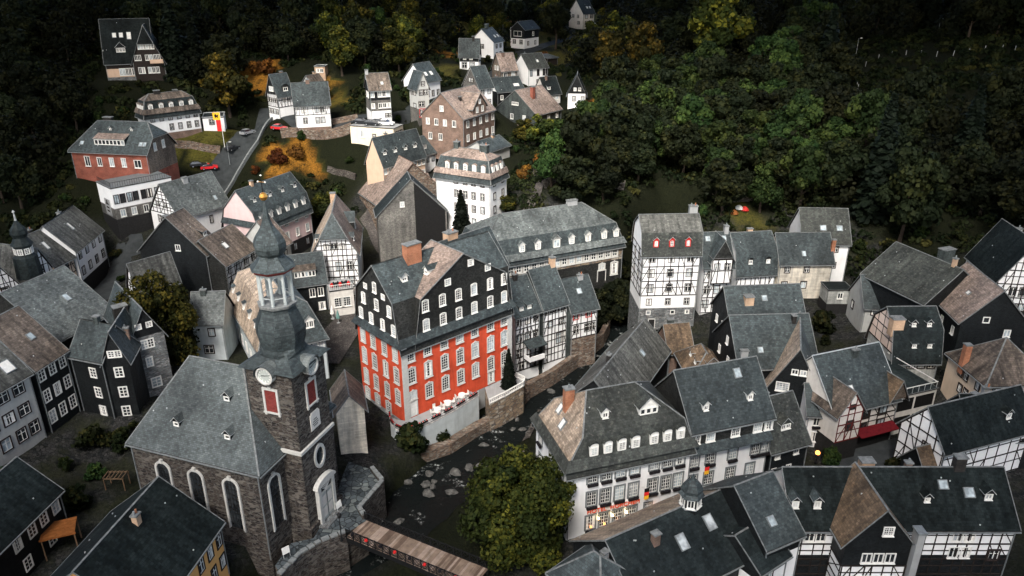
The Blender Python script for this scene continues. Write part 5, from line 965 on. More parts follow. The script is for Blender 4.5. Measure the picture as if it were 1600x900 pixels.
# footbridge
a=at(556,825,.1); b=at(752,905,.1); d=(b-a); Lb=d.length; rz=math.atan2(d.y,d.x); br=empty('footbridge',a,rz); tag(br,'wooden plank footbridge with patterned iron railings crossing the stream','bridge')
m=MB(); n=int(Lb/.32); 
for i in range(n): m.box(i*.32,i*.32+.29,-1.75,1.75,-.12,random.uniform(-.012,.012),random.choice(('planks','planks','planks_pale','planks_dark')))
m.build('deck',br)
m=MB(); 
for y in (-1.7,1.7): m.box(0,Lb,y-.15,y+.15,-.75,-.13,'iron')
m.build('girder',br)
for y in (-1.8,1.8):
    m=MB(); m.box(0,Lb,y-.05,y+.05,1.1,1.18,'iron'); m.box(0,Lb,y-.03,y+.03,.08,.14,'iron')
    k=0
    while k*1.1<Lb:
        x=k*1.1; m.box(x-.05,x+.05,y-.05,y+.05,-.4,1.25,'iron')
        if x+1.1<Lb:
            c=(x+.55,y); r_=.42
            for i in range(10):
                t0,t1=i*math.pi/5,(i+1)*math.pi/5
                m.beam((c[0]+r_*math.cos(t0),y,.62+r_*math.sin(t0)),(c[0]+r_*math.cos(t1),y,.62+r_*math.sin(t1)),.04,.04,'iron',(0,1,0))
            m.beam((x,y,.12),(x+1.1,y,1.12),.035,.035,'iron',(0,1,0)); m.beam((x,y,1.12),(x+1.1,y,.12),.035,.035,'iron',(0,1,0))
        k+=1
    m.build('railing',br)
m=MB()
for i in range(10): m.lathe([(0,.75),(.22,.95),(.2,1.15),(0,1.3)],'flower_red' if i%2 else 'flower_dark',6,(1.2+i*2.1,-2.05))
m.build('flower_basket',br)
# red mansion terrace
e=RED; TZ=.25
out=[e.loc(x,y,TZ) for x,y in ((609,650),(610,662),(617,671),(630,677),(648,674),(672,663),(710,643),(748,619))]
inn=[(h_.x,-.05) for h_ in (out[-1],)]+[(0,-.05),(-.9,1.2)]
pg=[(p.x,p.y) for p in out]+inn
m=MB(); m.prism([(x,y,-5.6) for x,y in pg],[(x,y,TZ) for x,y in pg],'bluewhite',mtop='concrete'); te=m.build('terrace'); te.matrix_world=e.M; tag(te,'curved white plastered terrace wall in front of the red mansion above the river','terrace')
m=MB(); P=[Vector((p.x,p.y,TZ)) for p in out]
for a,b in zip(P,P[1:]):
    n=max(1,int((b-a).length/.9))
    for z in (1.0,.55,.15): m.beam(a+Vector((0,0,z)),b+Vector((0,0,z)),.06,.06,'frame_white')
    for i in range(n+1): q=a+(b-a)*i/n; m.box(q.x-.04,q.x+.04,q.y-.04,q.y+.04,TZ,TZ+1.05,'lead')
m.build('railing',te)
for a,b in zip(P,P[1:]):
    n=max(1,int((b-a).length/2.2))
    for i in range(n):
        m=MB(); p=a+(b-a)*(i+.15)/n; q=a+(b-a)*(i+.85)/n; m.beam(p+Vector((0,0,.85)),q+Vector((0,0,.85)),.3,.25,'timber')
        for k in range(6):
            c=p+(q-p)*(k+.5)/6; m.lathe([(0,TZ+.9),(.13,TZ+1.02),(.1,TZ+1.13),(0,TZ+1.18)],'flower_red' if k%2 else 'flower_dark',5,(c.x,c.y))
        m.build('flower_box',te)
def settable(px,py,label):
    c=e.M@e.loc(px,py,TZ); r=empty('garden_table',Vector((c.x,c.y,TZ+.01)),.6); tag(r,label,'table','white tables on the mansion terrace')
    m=MB(); m.lathe([(.62,.3),(.58,.75),(.55,.78),(0,.79)],'canvas',14); m.build('tablecloth',r)
    m=MB(); m.tube((0,0,0),(0,0,.72),.06,.06,'lead'); m.lathe([(.35,0),(.3,.05),(0,.06)],'lead',10); m.build('leg',r)
    for a in (0,math.pi/2,math.pi):
        m=MB(); x,y=math.cos(a)*.95,math.sin(a)*.95; m.box(x-.25,x+.25,y-.25,y+.25,.42,.48,'frame_white')
        for i in(-.22,.22):
            for j in(-.22,.22): m.box(x+i-.025,x+i+.025,y+j-.025,y+j+.025,0,.42,'frame_white')
        bx,by=x+math.cos(a)*.24,y+math.sin(a)*.24; m.beam((bx-math.sin(a)*.25,by+math.cos(a)*.25,.75),(bx+math.sin(a)*.25,by-math.cos(a)*.25,.75),.05,.55,'frame_white')
        q=m.build('garden_chair'); q.matrix_world=r.matrix_basis.copy(); q.rotation_euler=r.rotation_euler; q.location=r.location; tag(q,'white garden chair at the '+label.split(' table')[0].split('the ')[-1]+' terrace table','chair','white chairs on the mansion terrace')
settable(684,645,'white cloth covered table nearest the rounded corner of the mansion terrace'); settable(700,634,'white cloth covered table in the middle of the mansion terrace'); settable(722,622,'white cloth covered table nearest the evergreen on the mansion terrace')
# lower terrace with balustrade
out=[at(x,y,-.2) for x,y in ((765,632),(790,620),(818,604),(820,597),(806,590))]; m=MB(); w0=[(p.x,p.y) for p in out]+[((e.M@Vector((e.W-.2,-.1,0))).x,(e.M@Vector((e.W-.2,-.1,0))).y),((e.M@Vector((e.W-6,-.1,0))).x,(e.M@Vector((e.W-6,-.1,0))).y)]
m.prism([(x,y,-5.6) for x,y in w0],[(x,y,-.2) for x,y in w0],'stone_warm',mtop='concrete'); lt=m.build('garden_terrace'); tag(lt,'small stone garden terrace with a white balustrade at the right end of the red mansion','terrace')
m=MB()
for a,b in zip(out,out[1:]):
    for z in (.95,.2): m.beam(a+Vector((0,0,z)),b+Vector((0,0,z)),.22,.14,'frame_white')
    n=max(1,int((b-a).length/.42))
    for i in range(n+1): q=a+(b-a)*i/n; m.tube((q.x,q.y,-.2),(q.x,q.y,.75),.09,.06,'frame_white',6)
m.build('balustrade',lt)
# ================================================================== VEHICLES
def car(px,py,yaw,mat,label,cat='car',hz=1.45,van=False,p=None):
    p=p or on(px,py); r=empty('parked_car',p+Vector((0,0,.2)),yaw); tag(r,label,cat,'cars parked in the town')
    L_,w_=2.1,.88; zr=hz; m=MB()
    pr=[(-L_,.32),(L_,.32),(L_,.72),(L_*.93,.80),(L_*.45,.92),(-L_*.96,.95),(-L_,.75)]
    m.prism([(x,-w_,z) for x,z in pr],[(x,w_,z) for x,z in pr],mat)
    cab=[(-L_*.92,.955),(L_*.42,.93),(L_*.08,zr),(-L_*(.85 if van else .62),zr)]; wi=.74
    m.poly([(cab[3][0],-wi,zr),(cab[2][0],-wi,zr),(cab[2][0],wi,zr),(cab[3][0],wi,zr)],mat); m.build('body',r)
    g=MB()
    for a,b in ((0,3),(2,1)): g.poly([(cab[a][0],-w_+.04,cab[a][1]),(cab[b][0],-wi if cab[b][1]==zr else -w_+.04,cab[b][1]),(cab[b][0],wi if cab[b][1]==zr else w_-.04,cab[b][1]),(cab[a][0],w_-.04 if cab[a][1]!=zr else wi,cab[a][1])],'glass_car')
    for s_ in (-1,1): g.poly([(cab[0][0],s_*(w_-.04),.955),(cab[1][0],s_*(w_-.04),.94),(cab[2][0],s_*wi,zr),(cab[3][0],s_*wi,zr)],'glass_car')
    g.build('windows',r)
    for x in (-1.3,1.3):
        for s_ in (-1,1):
            k=MB(); k.tube((x,s_*.72,.32),(x,s_*.9,.32),.32,.32,'tyre',12); k.tube((x,s_*.9,.32),(x,s_*.91,.32),.18,.18,'car_silver',8); k.build('wheel',r)
    for s_ in (-.6,.6):
        k=MB(); k.box(L_-.04,L_+.02,s_-.18,s_+.18,.6,.74,'frame_white'); k.build('headlight',r)
    return r
car(437,205,R(-20),'car_red','bright red car beside the white timbered house on the stone base'); car(388,214,R(60),'car_silver','silver car nosed onto the kerb in the bend of the ramp road'); car(365,241,R(62),'car_dark','dark car parked halfway down the ramp road'); car(311,266,R(25),'car_dark','dark car behind the smooth grey roof below the red brick house')
car(328,268,R(20),'car_red','dark red car beside the red brick house') ; car(935,40,R(20),'car_white','white car beside the highest farmhouse up the valley'); car(835,71,R(70),'car_white','white car below the split level white house')
for x,y,f,mt,l,yw in ((.16,.5,0,'car_dark','dark car on the garage roof deck nearest its left edge',.1),(.45,.3,0,'car_dark','black car at the front of the garage roof deck',.1),(.52,.75,0,'car_silver','silver car at the back of the garage roof deck',.05),(.72,.55,0,'car_white','white estate car in the middle of the garage roof deck',.1)):
    pp=DECK.M@Vector((x*DECK.W,y*DECK.D,4.65)); car(0,0,DECK.root.rotation_euler.z+yw,mt,l,p=pp-Vector((0,0,.2)))
# ================================================================== STREET FURNITURE
def lamp(px,py,h,label,lit=True,p=None):
    p=p or on(px,py); r=empty('street_lamp',p); tag(r,label,'street lamp','street lamps'); m=MB(); m.tube((0,0,-.3),(0,0,h),.09,.05,'zinc',8); m.beam((0,0,h),(.9,0,h+.1),.06,.06,'zinc'); m.build('pole',r)
    k=MB(); k.box(.55,1.15,-.13,.13,h+.02,h+.16,'frame_white'); k.build('lamp_head',r)
lamp(1335,100,7,'white headed street lamp at the near end of the fence on the dark right slope'); lamp(1464,58,5,'street lamp standing highest on the dark right hillside'); lamp(1014,158,6,'street lamp beside the orange shrubs below the big golden trees'); lamp(786,68,7,'tall bare lamp pole beside the climbing road'); lamp(360,262,6,'lamp post beside the ramp road parapet')
# banner
p=on(352,236); r=empty('banner_pole',p); tag(r,'tall white pole carrying a yellow and red banner with a black emblem','banner'); m=MB(); m.tube((0,0,0),(0,0,9),.09,.06,'frame_white'); m.build('pole',r)
m=MB(); m.box(-1.9,.0,-.03,.03,7.3,9.2,'yellow'); m.box(-1.25,.0,-.03,.03,4.4,7.3,'banner_red'); bn=m.build('banner',r)
m=MB(); q=[(-1.4,7.8),(-.9,8.0),(-.5,7.7),(-.6,8.2),(-.4,8.7),(-.9,8.5),(-1.2,8.9),(-1.5,8.4)]; m.prism([(x,-.032,z) for x,z in q],[(x,-.05,z) for x,z in q],'black'); m.build('emblem',bn)
# hotel flags
def flag(loc,label,rz):
    r=empty('wall_flag',loc,rz); tag(r,label,'flag','flags on the hotel front'); m=MB(); m.tube((0,0,0),(0,-1.4,.9),.03,.03,'frame_white',6); m.build('pole',r)
    m=MB()
    for i,c in enumerate(('black','banner_red','yellow')): m.box(-.32+.0,.32,-1.35+.0,-1.31,.75-.55*(i+1),.75-.55*i-.003,c)
    m.build('cloth',r)
for f,l,z in ((.60,'black red and yellow flag hanging on the hotel front left of the joint',5.6),(1.12,'black red and yellow flag hanging on the lower hotel wing',7.0)):
    flag(HOT.M@Vector((f*HOT.W,.0 if f<1 else .5,z)),l,HOT.root.rotation_euler.z)
# a-frame boards by the church door
def board(px,py,rz,label):
    p=at(px,py,.12); r=empty('sign_board',p,rz); tag(r,label,'sign'); m=MB()
    m.beam((-.4,-.3,0),(-.4,0,1.25),.06,.06,'lead'); m.beam((.4,-.3,0),(.4,0,1.25),.06,.06,'lead'); m.build('legs',r); k=MB(); k.prism([(-.45,-.2,.45),(.45,-.2,.45),(.45,-.02,1.3),(-.45,-.02,1.3)],[(-.45,-.24,.45),(.45,-.24,.45),(.45,-.06,1.3),(-.45,-.06,1.3)],'frame_white'); k.build('board',r)
board(529,796,R(60),'white notice board leaning beside the church door'); board(447,868,R(40),'white sign frame standing at the low end of the church plaza')
# street lantern by bridge
p=at(534,845,.1); r=empty('street_lamp',p); tag(r,'black old style lantern post at the plaza end of the footbridge','street lamp','street lamps'); m=MB(); m.tube((0,0,0),(0,0,3.4),.08,.05,'iron'); m.lathe([(.2,0),(.12,.5),(.07,.6)],'iron',8); m.build('pole',r); k=MB(); k.lathe([(.12,3.4),(.28,3.9),(.32,3.95),(.1,4.2),(0,4.35)],'iron',6); k.build('lantern',r); k=MB(); k.lathe([(.1,3.45),(.24,3.85)],'frame_white',6); k.build('lamp_glass',r)
# parasols
def parasol(px,py,z,mat,label,closed=True):
    p=at(px,py,z); r=empty('closed_parasol',p); tag(r,label,'parasol'); m=MB(); m.tube((0,0,0),(0,0,2.9),.04,.04,'lead'); m.lathe([(.4,0),(.35,.12),(0,.13)],'concrete',8); m.build('pole',r); k=MB(); k.lathe([(.12,.9),(.42,1.1),(.3,1.8),(.12,2.6),(0,2.95)],mat,8); k.build('canopy',r)
parasol(529,505,1,'canvas_green','folded pale green parasol in front of the cream shop front'); parasol(520,498,1,'canvas','folded white parasol between the cream shop and the dark slate house')
# lower left canopy, the orange light on it put into the board colour
a=at(62,845,3.0); r=empty('wooden_canopy',a,math.atan2(1,1.2)-.3); tag(r,'wooden patio roof with orange light in its board colour beside the dark lower left house','canopy'); m=MB()
for i in range(5): m.box(0,3.6,i*.62,i*.62+.55,0,.08,'wood_orange')
m.box(-.1,3.7,-.1,0,-.15,.1,'wood_orange'); m.build('roof_boards',r); m=MB()
for x in (.1,3.5):
    for y in (.1,2.9): m.box(x-.07,x+.07,y-.07,y+.07,-3.4,0,'wood')
m.build('posts',r)
a=at(160,748,2.2); r=empty('wooden_canopy',a,.0); tag(r,'narrow wooden pergola in the dark yard behind the church','pergola'); m=MB()
for i in range(6): m.box(i*.5,i*.5+.12,0,1.6,0,.12,'wood')
m.box(0,2.7,0,.12,-.14,0,'wood'); m.box(0,2.7,1.5,1.62,-.14,0,'wood'); m.build('roof_boards',r); m=MB()
for x in (.06,2.6):
    for y in (.06,1.55): m.box(x-.06,x+.06,y-.06,y+.06,-2.4,0,'wood')
m.build('posts',r)
# pumpkin-coloured lamp by the mossy slate house
p=at(1275,722,0); r=empty('paper_lantern',p); tag(r,'glowing orange lantern on a stand below the small white house','lantern'); m=MB(); m.lathe([(0,1.25),(.3,1.4),(.34,1.6),(.25,1.8),(0,1.85)],'glow_orange',10); m.build('lamp',r); k=MB(); k.tube((0,0,0),(0,0,1.25),.06,.05,'iron'); k.lathe([(.3,0),(.3,.06),(0,.07)],'iron',8); k.build('stand',r)
# pergola frame, tent, fence posts on the right hillside
p=on(1112,280); r=empty('pergola',p,.1); tag(r,'white metal pergola frame on the dark right hillside','pergola'); m=MB()
for x in (0,4.2): m.tube((x,0,-.3),(x,0,2.6 if x==0 else 1.6),.1,.1,'lead',6)
for a,b in (((-.8,0,2.7),(0,0,2.6)),((0,0,2.6),(1.4,0,3.0)),((1.4,0,3.0),(3.4,0,3.0)),((3.4,0,3.0),(4.2,0,2.6))): m.beam(a,b,.16,.16,'lead')
m.build('frame',r)
def tent(px,py,c,label):
    p=on(px,py); r=empty('garden_tent',p,.5); tag(r,label,'tent','small tents on the terrace garden'); m=MB()
    for i in range(8): a=i*math.pi/4; m.beam((0,0,.7),(.9*math.cos(a),.6*math.sin(a),0),.04,.04,'zinc')
    m.build('poles',r); k=MB(); k.lathe([(.95,0),(.75,.4),(.4,.75),(0,.9)],c,8); k.build('cover',r)
tent(1147,334,'wood_orange','small orange tent on the terrace garden behind the tallest timber house'); tent(1163,329,'frame_red','small red tent on the terrace garden behind the tallest timber house'); tent(1154,330,'canvas','small white tent between the orange and red tents')
for gname,pts,lab in (('fence posts on the upper right slope',[(1352,103),(1372,92),(1392,88),(1415,86),(1438,87),(1463,87),(1489,86),(1513,84),(1538,78),(1565,78),(1585,80)],'pale fence post along the upper edge of the dark right slope'),('fence posts down the right slope',[(1335,100),(1334,113),(1335,126),(1338,135),(1340,139)],'pale fence post stepping down below the white headed street lamp'),('short posts on the right slope',[(1401,141),(1418,140),(1434,141),(1452,142)],'short orange tinted post in the row low on the dark right slope')):
    m=MB(); m.box(-.07,.07,-.07,.07,-.4,1.5,'concrete'); me_=m.mesh('fence_post')
    for x,y in pts: o=link('fence_post',me_,None,on(x,y+2)); tag(o,lab,'fence post',gname); o.rotation_euler=(random.uniform(-.06,.06),random.uniform(-.02,.12),0)
# stairs on the path
p=on(846,292)
# ================================================================== ROCKS
m=MB()
def rockmesh(seed):
    rg=random.Random(seed); m=MB(); n=7; rs=[[(1+rg.uniform(-.3,.3)) for _ in range(n)] for _ in range(4)]; hs=(-.4,.1,.5,.8); rr=(.9,1.1,.8,.35); q=[]
    for l in range(4): q.append([(rr[l]*rs[l][i]*math.cos(i*6.283/n),rr[l]*rs[l][i]*math.sin(i*6.283/n),hs[l]+rg.uniform(-.1,.1)) for i in range(n)])
    for a,b in zip(q,q[1:]):
        for i in range(n): m.poly([a[i],a[(i+1)%n],b[(i+1)%n],b[i]],'rock')
    m.poly(q[-1],'rock'); return m.mesh('boulder')
RK=[rockmesh(i) for i in range(5)]
for i in range(26):
    if i<14: s0=random.choice(((690,770),(640,765),(610,750),(740,730),(660,745),(840,610),(800,660),(830,670))); x=s0[0]+random.uniform(-22,22); y=s0[1]+random.uniform(-14,14)
    else: x=random.uniform(560,840); y=830-(x-560)*.62+random.uniform(-22,26)
    p=at(x,y,-5.2)
    if rivdist(np.array([p.x]),np.array([p.y]))[0]>8: continue
    o=link('boulder',random.choice(RK),None,p); k=random.uniform(.25,.75); o.scale=(k*1.3,k,k*.95); o.rotation_euler=(0,0,random.uniform(0,6)); tag(o,'pale grey boulder in the shallow stream bed','boulder','boulders in the stream bed')

def stonewall(label,pts,h,mat='rubble_brown'):
    P=dense([on(x,y) for x,y in pts],2); m=MB()
    for a,b in zip(P,P[1:]):
        za,zb=gz(a.x,a.y),gz(b.x,b.y); m.beam(Vector((a.x,a.y,za+h/2-.4)),Vector((b.x,b.y,zb+h/2-.4)),.5,h+.8,mat)
    tag(m.build('garden_wall'),label,'wall')
stonewall('rough stone terrace wall below the white timbered house on the stone base',((440,216),(480,219),(520,217),(552,208)),2.4)
stonewall('stone terrace wall between the white timbered house and the cream garage',((520,196),(545,192),(560,188)),1.6)
stonewall('mossy garden wall along the hillside above the long mansard manor',((850,300),(890,287),(930,290),(975,300)),2.0,'rubble')
stonewall('terrace wall above the garden with the small tents',((1120,322),(1165,316),(1215,312)),2.2,'rubble')
stonewall('stone retaining wall under the smooth green lawn of the white mansard villa',((262,228),(300,234),(345,243)),1.8)
stonewall('grey retaining wall along the street beside the tan gabled house',((512,268),(540,275),(556,284)),1.4,'rubble')
# ================================================================== TREES
def leafmat(name,c1,c2,c3,tr=.15):
    m,t,bs,N,L=nodes(name); uv,pos,rnd=coords(N); a=N('ShaderNodeAttribute'); a.attribute_name='tint'; sep=N('ShaderNodeSeparateColor'); L(a.outputs['Color'],sep.inputs[0])
    col=mix(N,L,sep.outputs[0],c1,c2); col=mix(N,L,mth(N,L,'MULTIPLY',sep.outputs[1],sep.outputs[1]),col,c3)
    hs=N('ShaderNodeHueSaturation'); L(col,hs.inputs['Color']); L(mth(N,L,'ADD',mth(N,L,'MULTIPLY',rnd,.7),.6),hs.inputs['Value']); L(mth(N,L,'ADD',mth(N,L,'MULTIPLY',rnd,.04),.48),hs.inputs['Hue'])
    L(hs.outputs[0],bs.inputs['Base Color']); bs.inputs['Roughness'].default_value=.7
    tb=N('ShaderNodeBsdfTranslucent'); L(hs.outputs[0],tb.inputs[0]); mx=N('ShaderNodeMixShader'); mx.inputs[0].default_value=tr; L(bs.outputs[0],mx.inputs[1]); L(tb.outputs[0],mx.inputs[2]); L(mx.outputs[0],t.nodes['Material Output'].inputs[0]); MATS[name]=m
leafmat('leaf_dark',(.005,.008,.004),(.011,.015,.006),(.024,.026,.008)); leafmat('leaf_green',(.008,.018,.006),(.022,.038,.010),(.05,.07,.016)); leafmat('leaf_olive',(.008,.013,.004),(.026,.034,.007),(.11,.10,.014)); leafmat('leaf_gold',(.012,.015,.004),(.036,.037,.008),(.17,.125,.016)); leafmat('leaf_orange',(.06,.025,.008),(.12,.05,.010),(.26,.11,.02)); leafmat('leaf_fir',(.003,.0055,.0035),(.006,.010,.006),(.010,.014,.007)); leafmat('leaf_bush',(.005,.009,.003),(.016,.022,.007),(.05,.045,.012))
def leafmesh(name,cen,nrm,size,tint,mat,rg):
    n=len(cen); u=rg.normal(size=(n,3)); u-=nrm*(u*nrm).sum(1,keepdims=True); u/=np.linalg.norm(u,axis=1,keepdims=True)+1e-9; v=np.cross(nrm,u); s=size[:,None]
    q=np.stack([cen-u*s*.5-v*s*.35,cen+u*s*.5-v*s*.35,cen+u*s*.35+v*s*.45,cen-u*s*.35+v*s*.45],1).reshape(-1,3)
    me=bpy.data.meshes.new(name); me.vertices.add(4*n); me.vertices.foreach_set('co',q.ravel().astype(np.float32)); me.loops.add(4*n); me.loops.foreach_set('vertex_index',np.arange(4*n)); me.polygons.add(n); me.polygons.foreach_set('loop_start',np.arange(0,4*n,4)); me.polygons.foreach_set('loop_total',np.full(n,4))
    ca=me.color_attributes.new('tint','FLOAT_COLOR','POINT'); ca.data.foreach_set('color',np.repeat(np.concatenate([tint,np.ones((n,2))],1),4,0).ravel().astype(np.float32)); me.materials.append(M(mat)); me.update(); return me
def crown(seed,rad,h0,h1,n,leaf,mat,nb=16,shape='broad',br=(.24,.46)):
    rg=np.random.default_rng(seed); C=[];Nn=[];T=[]
    if shape=='fir':
        for k in range(nb):
            f=k/(nb-1); z=h0+(h1-h0)*f; r=rad*(1-f)**.85+.15; m=max(8,int(n/nb*(1.7*(1-f)+.3))); a=rg.uniform(0,6.283,m); rr=r*np.sqrt(rg.uniform(.15,1,m))*(1+.18*np.sin(a*7+k*2)); 
            C.append(np.stack([rr*np.cos(a),rr*np.sin(a),z-rr*.35+rg.normal(0,.12,m)],1)); nn=np.stack([np.cos(a)*.5,np.sin(a)*.5,np.ones(m)],1)+rg.normal(0,.35,(m,3)); Nn.append(nn/np.linalg.norm(nn,axis=1,keepdims=True)); T.append(np.stack([np.full(m,rg.uniform(.2,.8)),rg.uniform(0,.7,m)],1))
    else:
        B=[]
        for k in range(nb):
            f=rg.uniform(0,1); z=h0+(h1-h0)*(.12+.76*f); env=rad*math.sqrt(max(.05,1-((f-.42)/.62)**2)); a=k*2.4+rg.uniform(-.5,.5); d=env*rg.uniform(.25,.80); b=rad*rg.uniform(*br)*(1.1-.35*f); B.append((d*math.cos(a),d*math.sin(a),z,b))
        B.append((0,0,h0+(h1-h0)*.5,rad*.5)); tot=sum(b[3]**2 for b in B)
        for x,y,z,b in B:
            m=int(n*b*b/tot); d=rg.normal(size=(m,3)); d/=np.linalg.norm(d,axis=1,keepdims=True); r=b*rg.uniform(.72,1.12,m)*(1+.22*np.sin(d[:,0]*9+d[:,2]*7+x)*np.sin(d[:,1]*8+y)); 
            C.append(np.array([x,y,z])+d*r[:,None]*np.array([1,1,.85])); nn=d+rg.normal(0,.55,(m,3)); Nn.append(nn/np.linalg.norm(nn,axis=1,keepdims=True)); tb=rg.uniform(0,1); hh=np.clip(tb*.7+rg.uniform(0,.45,m),0,1); T.append(np.stack([hh,np.clip(rg.uniform(0,1,m)*tb*1.25,0,1)],1))
    C=np.concatenate(C); Nn=np.concatenate(Nn); T=np.concatenate(T); return leafmesh('crown',C,Nn,leaf*rg.uniform(.65,1.35,len(C)),T,mat,rg)
def trunkmesh(h,r,seed,limbs=6,spread=2.5):
    rg=random.Random(seed); m=MB(); p=Vector((0,0,-1)); k=5
    for i in range(k):
        q=Vector((rg.uniform(-.25,.25)*(i>0),rg.uniform(-.25,.25)*(i>0),-1+(h+1)*(i+1)/k)); m.tube(p,q,r*(1-i/k*.75),r*(1-(i+1)/k*.75),'bark',7); p=q
    for i in range(limbs):
        z=h*rg.uniform(.4,.85); a=i*2.4+rg.uniform(-.4,.4); e=Vector((math.cos(a)*spread*rg.uniform(.5,1),math.sin(a)*spread*rg.uniform(.5,1),z+h*rg.uniform(.15,.35))); m.tube((0,0,z),e,r*.42,r*.12,'bark',5)
    return m.mesh('trunk')
TK={'broad':trunkmesh(7,.32,1),'tall':trunkmesh(10,.35,2),'fir':trunkmesh(11,.25,3,0),'small':trunkmesh(3.2,.14,4,5,1.2),'big':trunkmesh(9,.5,5,9,4)}
CR={}
def variants(key,k,*a,**kw): CR[key]=[crown(100*len(CR)+i,*a,**kw) for i in range(k)]
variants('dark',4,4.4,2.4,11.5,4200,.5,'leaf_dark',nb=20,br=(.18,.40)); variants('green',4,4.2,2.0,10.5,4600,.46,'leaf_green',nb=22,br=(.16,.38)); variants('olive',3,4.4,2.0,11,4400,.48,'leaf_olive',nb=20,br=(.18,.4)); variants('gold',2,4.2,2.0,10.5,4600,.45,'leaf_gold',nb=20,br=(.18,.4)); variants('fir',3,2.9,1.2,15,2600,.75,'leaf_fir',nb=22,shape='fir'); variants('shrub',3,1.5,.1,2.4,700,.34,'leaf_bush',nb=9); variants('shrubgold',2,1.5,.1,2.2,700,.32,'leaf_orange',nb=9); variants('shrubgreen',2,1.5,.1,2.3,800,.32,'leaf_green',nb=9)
TREES=[]
def tree(p,kind,label,cat='tree',group=None,s=1,sz=1,name=None,mesh=None,tk=None):
    t=tk or {'fir':'fir','shrub':'small','shrubgold':'small','shrubgreen':'small'}.get(kind,'broad'); nm=name or {'fir':'fir_tree','shrub':'shrub','shrubgold':'shrub','shrubgreen':'shrub'}.get(kind,'broadleaf_tree')
    r=empty(nm,p,random.uniform(0,6.28)); r.scale=(s,s,s*sz); tag(r,label,cat,group); link('crown',mesh or random.choice(CR[kind]),r); 
    if t!='small': link('trunk',TK[t],r)
    TREES.append((p.x,p.y,s)); return r
# trees that stand out
big=crown(901,8.0,2.0,16,30000,.36,'leaf_olive',nb=46,br=(.13,.30)); r=tree(at(818,880,-2.5),'olive','big yellow green tree by the stream in front of the hotel',mesh=big,tk='big')
t1=crown(902,6.2,1.5,13.4,19000,.34,'leaf_olive',nb=34,br=(.16,.36)); r=tree(at(267,580,2.5),'gold','golden topped tree standing between the timber house and the slate gable houses',mesh=t1,s=1.08,sz=1.26)
tree(at(511,350,5),'olive','round golden green tree beside the pink mansard house',s=1.0,sz=.85)
tree(on(360,185),'gold','tall golden crowned tree beside the bend of the ramp road',s=1.75,sz=1.0)
tree(on(535,120),'olive','yellow green tree above the garage in the middle of the upper slope',s=1.35); tree(on(625,118),'olive','rounded olive tree behind the three coloured slate house',s=1.55,sz=.9); tree(on(590,75),'green','green tree high behind the rounded olive tree',s=1.3); tree(on(680,62),'dark','dark cone shaped tree left of the white gabled house',s=1.2,sz=1.1); tree(on(640,60),'dark','dark spreading tree beneath the upper meadow',s=1.3)
tree(on(950,140),'gold','left one of the two big golden crowned trees above the orange shrubs',s=1.75,sz=1.0); tree(on(1000,140),'gold','right one of the two big golden crowned trees above the orange shrubs',s=1.8,sz=1.1); tree(on(930,95),'olive','golden tree behind the pair of big golden crowned trees',s=1.3); tree(on(1110,110),'olive','huge dark olive tree at the top of the right hillside',s=2.6,sz=.95); tree(on(1140,80),'dark','dark tree crowded against the huge olive tree',s=2.0)
tree(on(1045,210),'olive','slim yellow leafed tree right of the street lamp on the hillside',s=1.05,sz=1.35); tree(on(850,235),'olive','yellowing tree behind the tall white four storey house',s=1.15,sz=.8); tree(on(820,225),'gold','reddish yellow tree overlapping the wide grey slate gable',s=.85,sz=.8); tree(on(890,240),'green','leafy green tree right of the yellowing tree',s=1.1,sz=.85); tree(on(790,335),'olive','golden green bush like tree above the long mansard manor',s=.7,sz=.6)
tree(on(1235,265),'green','bright green tree alone on the dark right hillside',s=1.5,sz=1.15); tree(on(1345,270),'green','tall green tree right of the bright one on the dark hillside',s=1.5,sz=1.25); tree(on(1200,205),'green','green tree in the middle of the right hillside',s=1.3); tree(on(1110,265),'green','fresh green tree above the white pergola frame',s=1.05); tree(on(960,480),'dark','dark leafy tree on the bank left of the tallest timber house',s=1.1,sz=.9); tree(at(722,385,6),'fir','dark fir tree beside the tall white four storey house',s=.85)
tree(at(795,604,-.2),'fir','small evergreen at the right corner of the red mansion terrace',s=.42,sz=1.1)
tree(on(640,163),'shrub','big clipped dark bush beside the grey gable house',s=2.0,sz=1.1); tree(at(640,708,-3),'shrub','leafy bush at the foot of the white terrace wall',s=2.0); tree(on(860,18),'fir','tall black fir left of the highest farmhouse',s=1.7,sz=1.3); tree(on(875,25),'fir','black fir standing nearest the highest farmhouse',s=1.6,sz=1.2); tree(on(20,62),'fir','black fir at the far upper left corner',s=1.7)
tree(on(712,52),'shrubgold','pale round straw coloured shrub in the upper garden',s=1.2)
for x,y,l,s in ((915,178,'orange shrub beside the white house with the steep black gable',1.8),(945,172,'orange shrub in the middle of the row under the golden trees',1.9),(975,166,'orange shrub nearest the hillside street lamp',1.5),(420,118,'orange shrub above the black slate gable house',2.0),(402,118,'orange shrub left of the black slate gable house',1.8),(465,245,'orange shrub in the glowing autumn meadow below the red car',1.6),(435,255,'orange shrub at the left of the autumn meadow',1.7),(400,272,'bright orange shrub beside the ramp road parapet',1.0),(832,100,'orange hedge clump below the climbing road',1.4),(850,92,'orange hedge clump at the upper bend of the climbing road',1.2),(820,278,'rusty shrub beside the hillside steps',1.4),(845,258,'rusty bush at the top of the hillside steps',1.4)): tree(on(x,y),'shrubgold',l,'shrub','orange autumn shrubs',s=s)
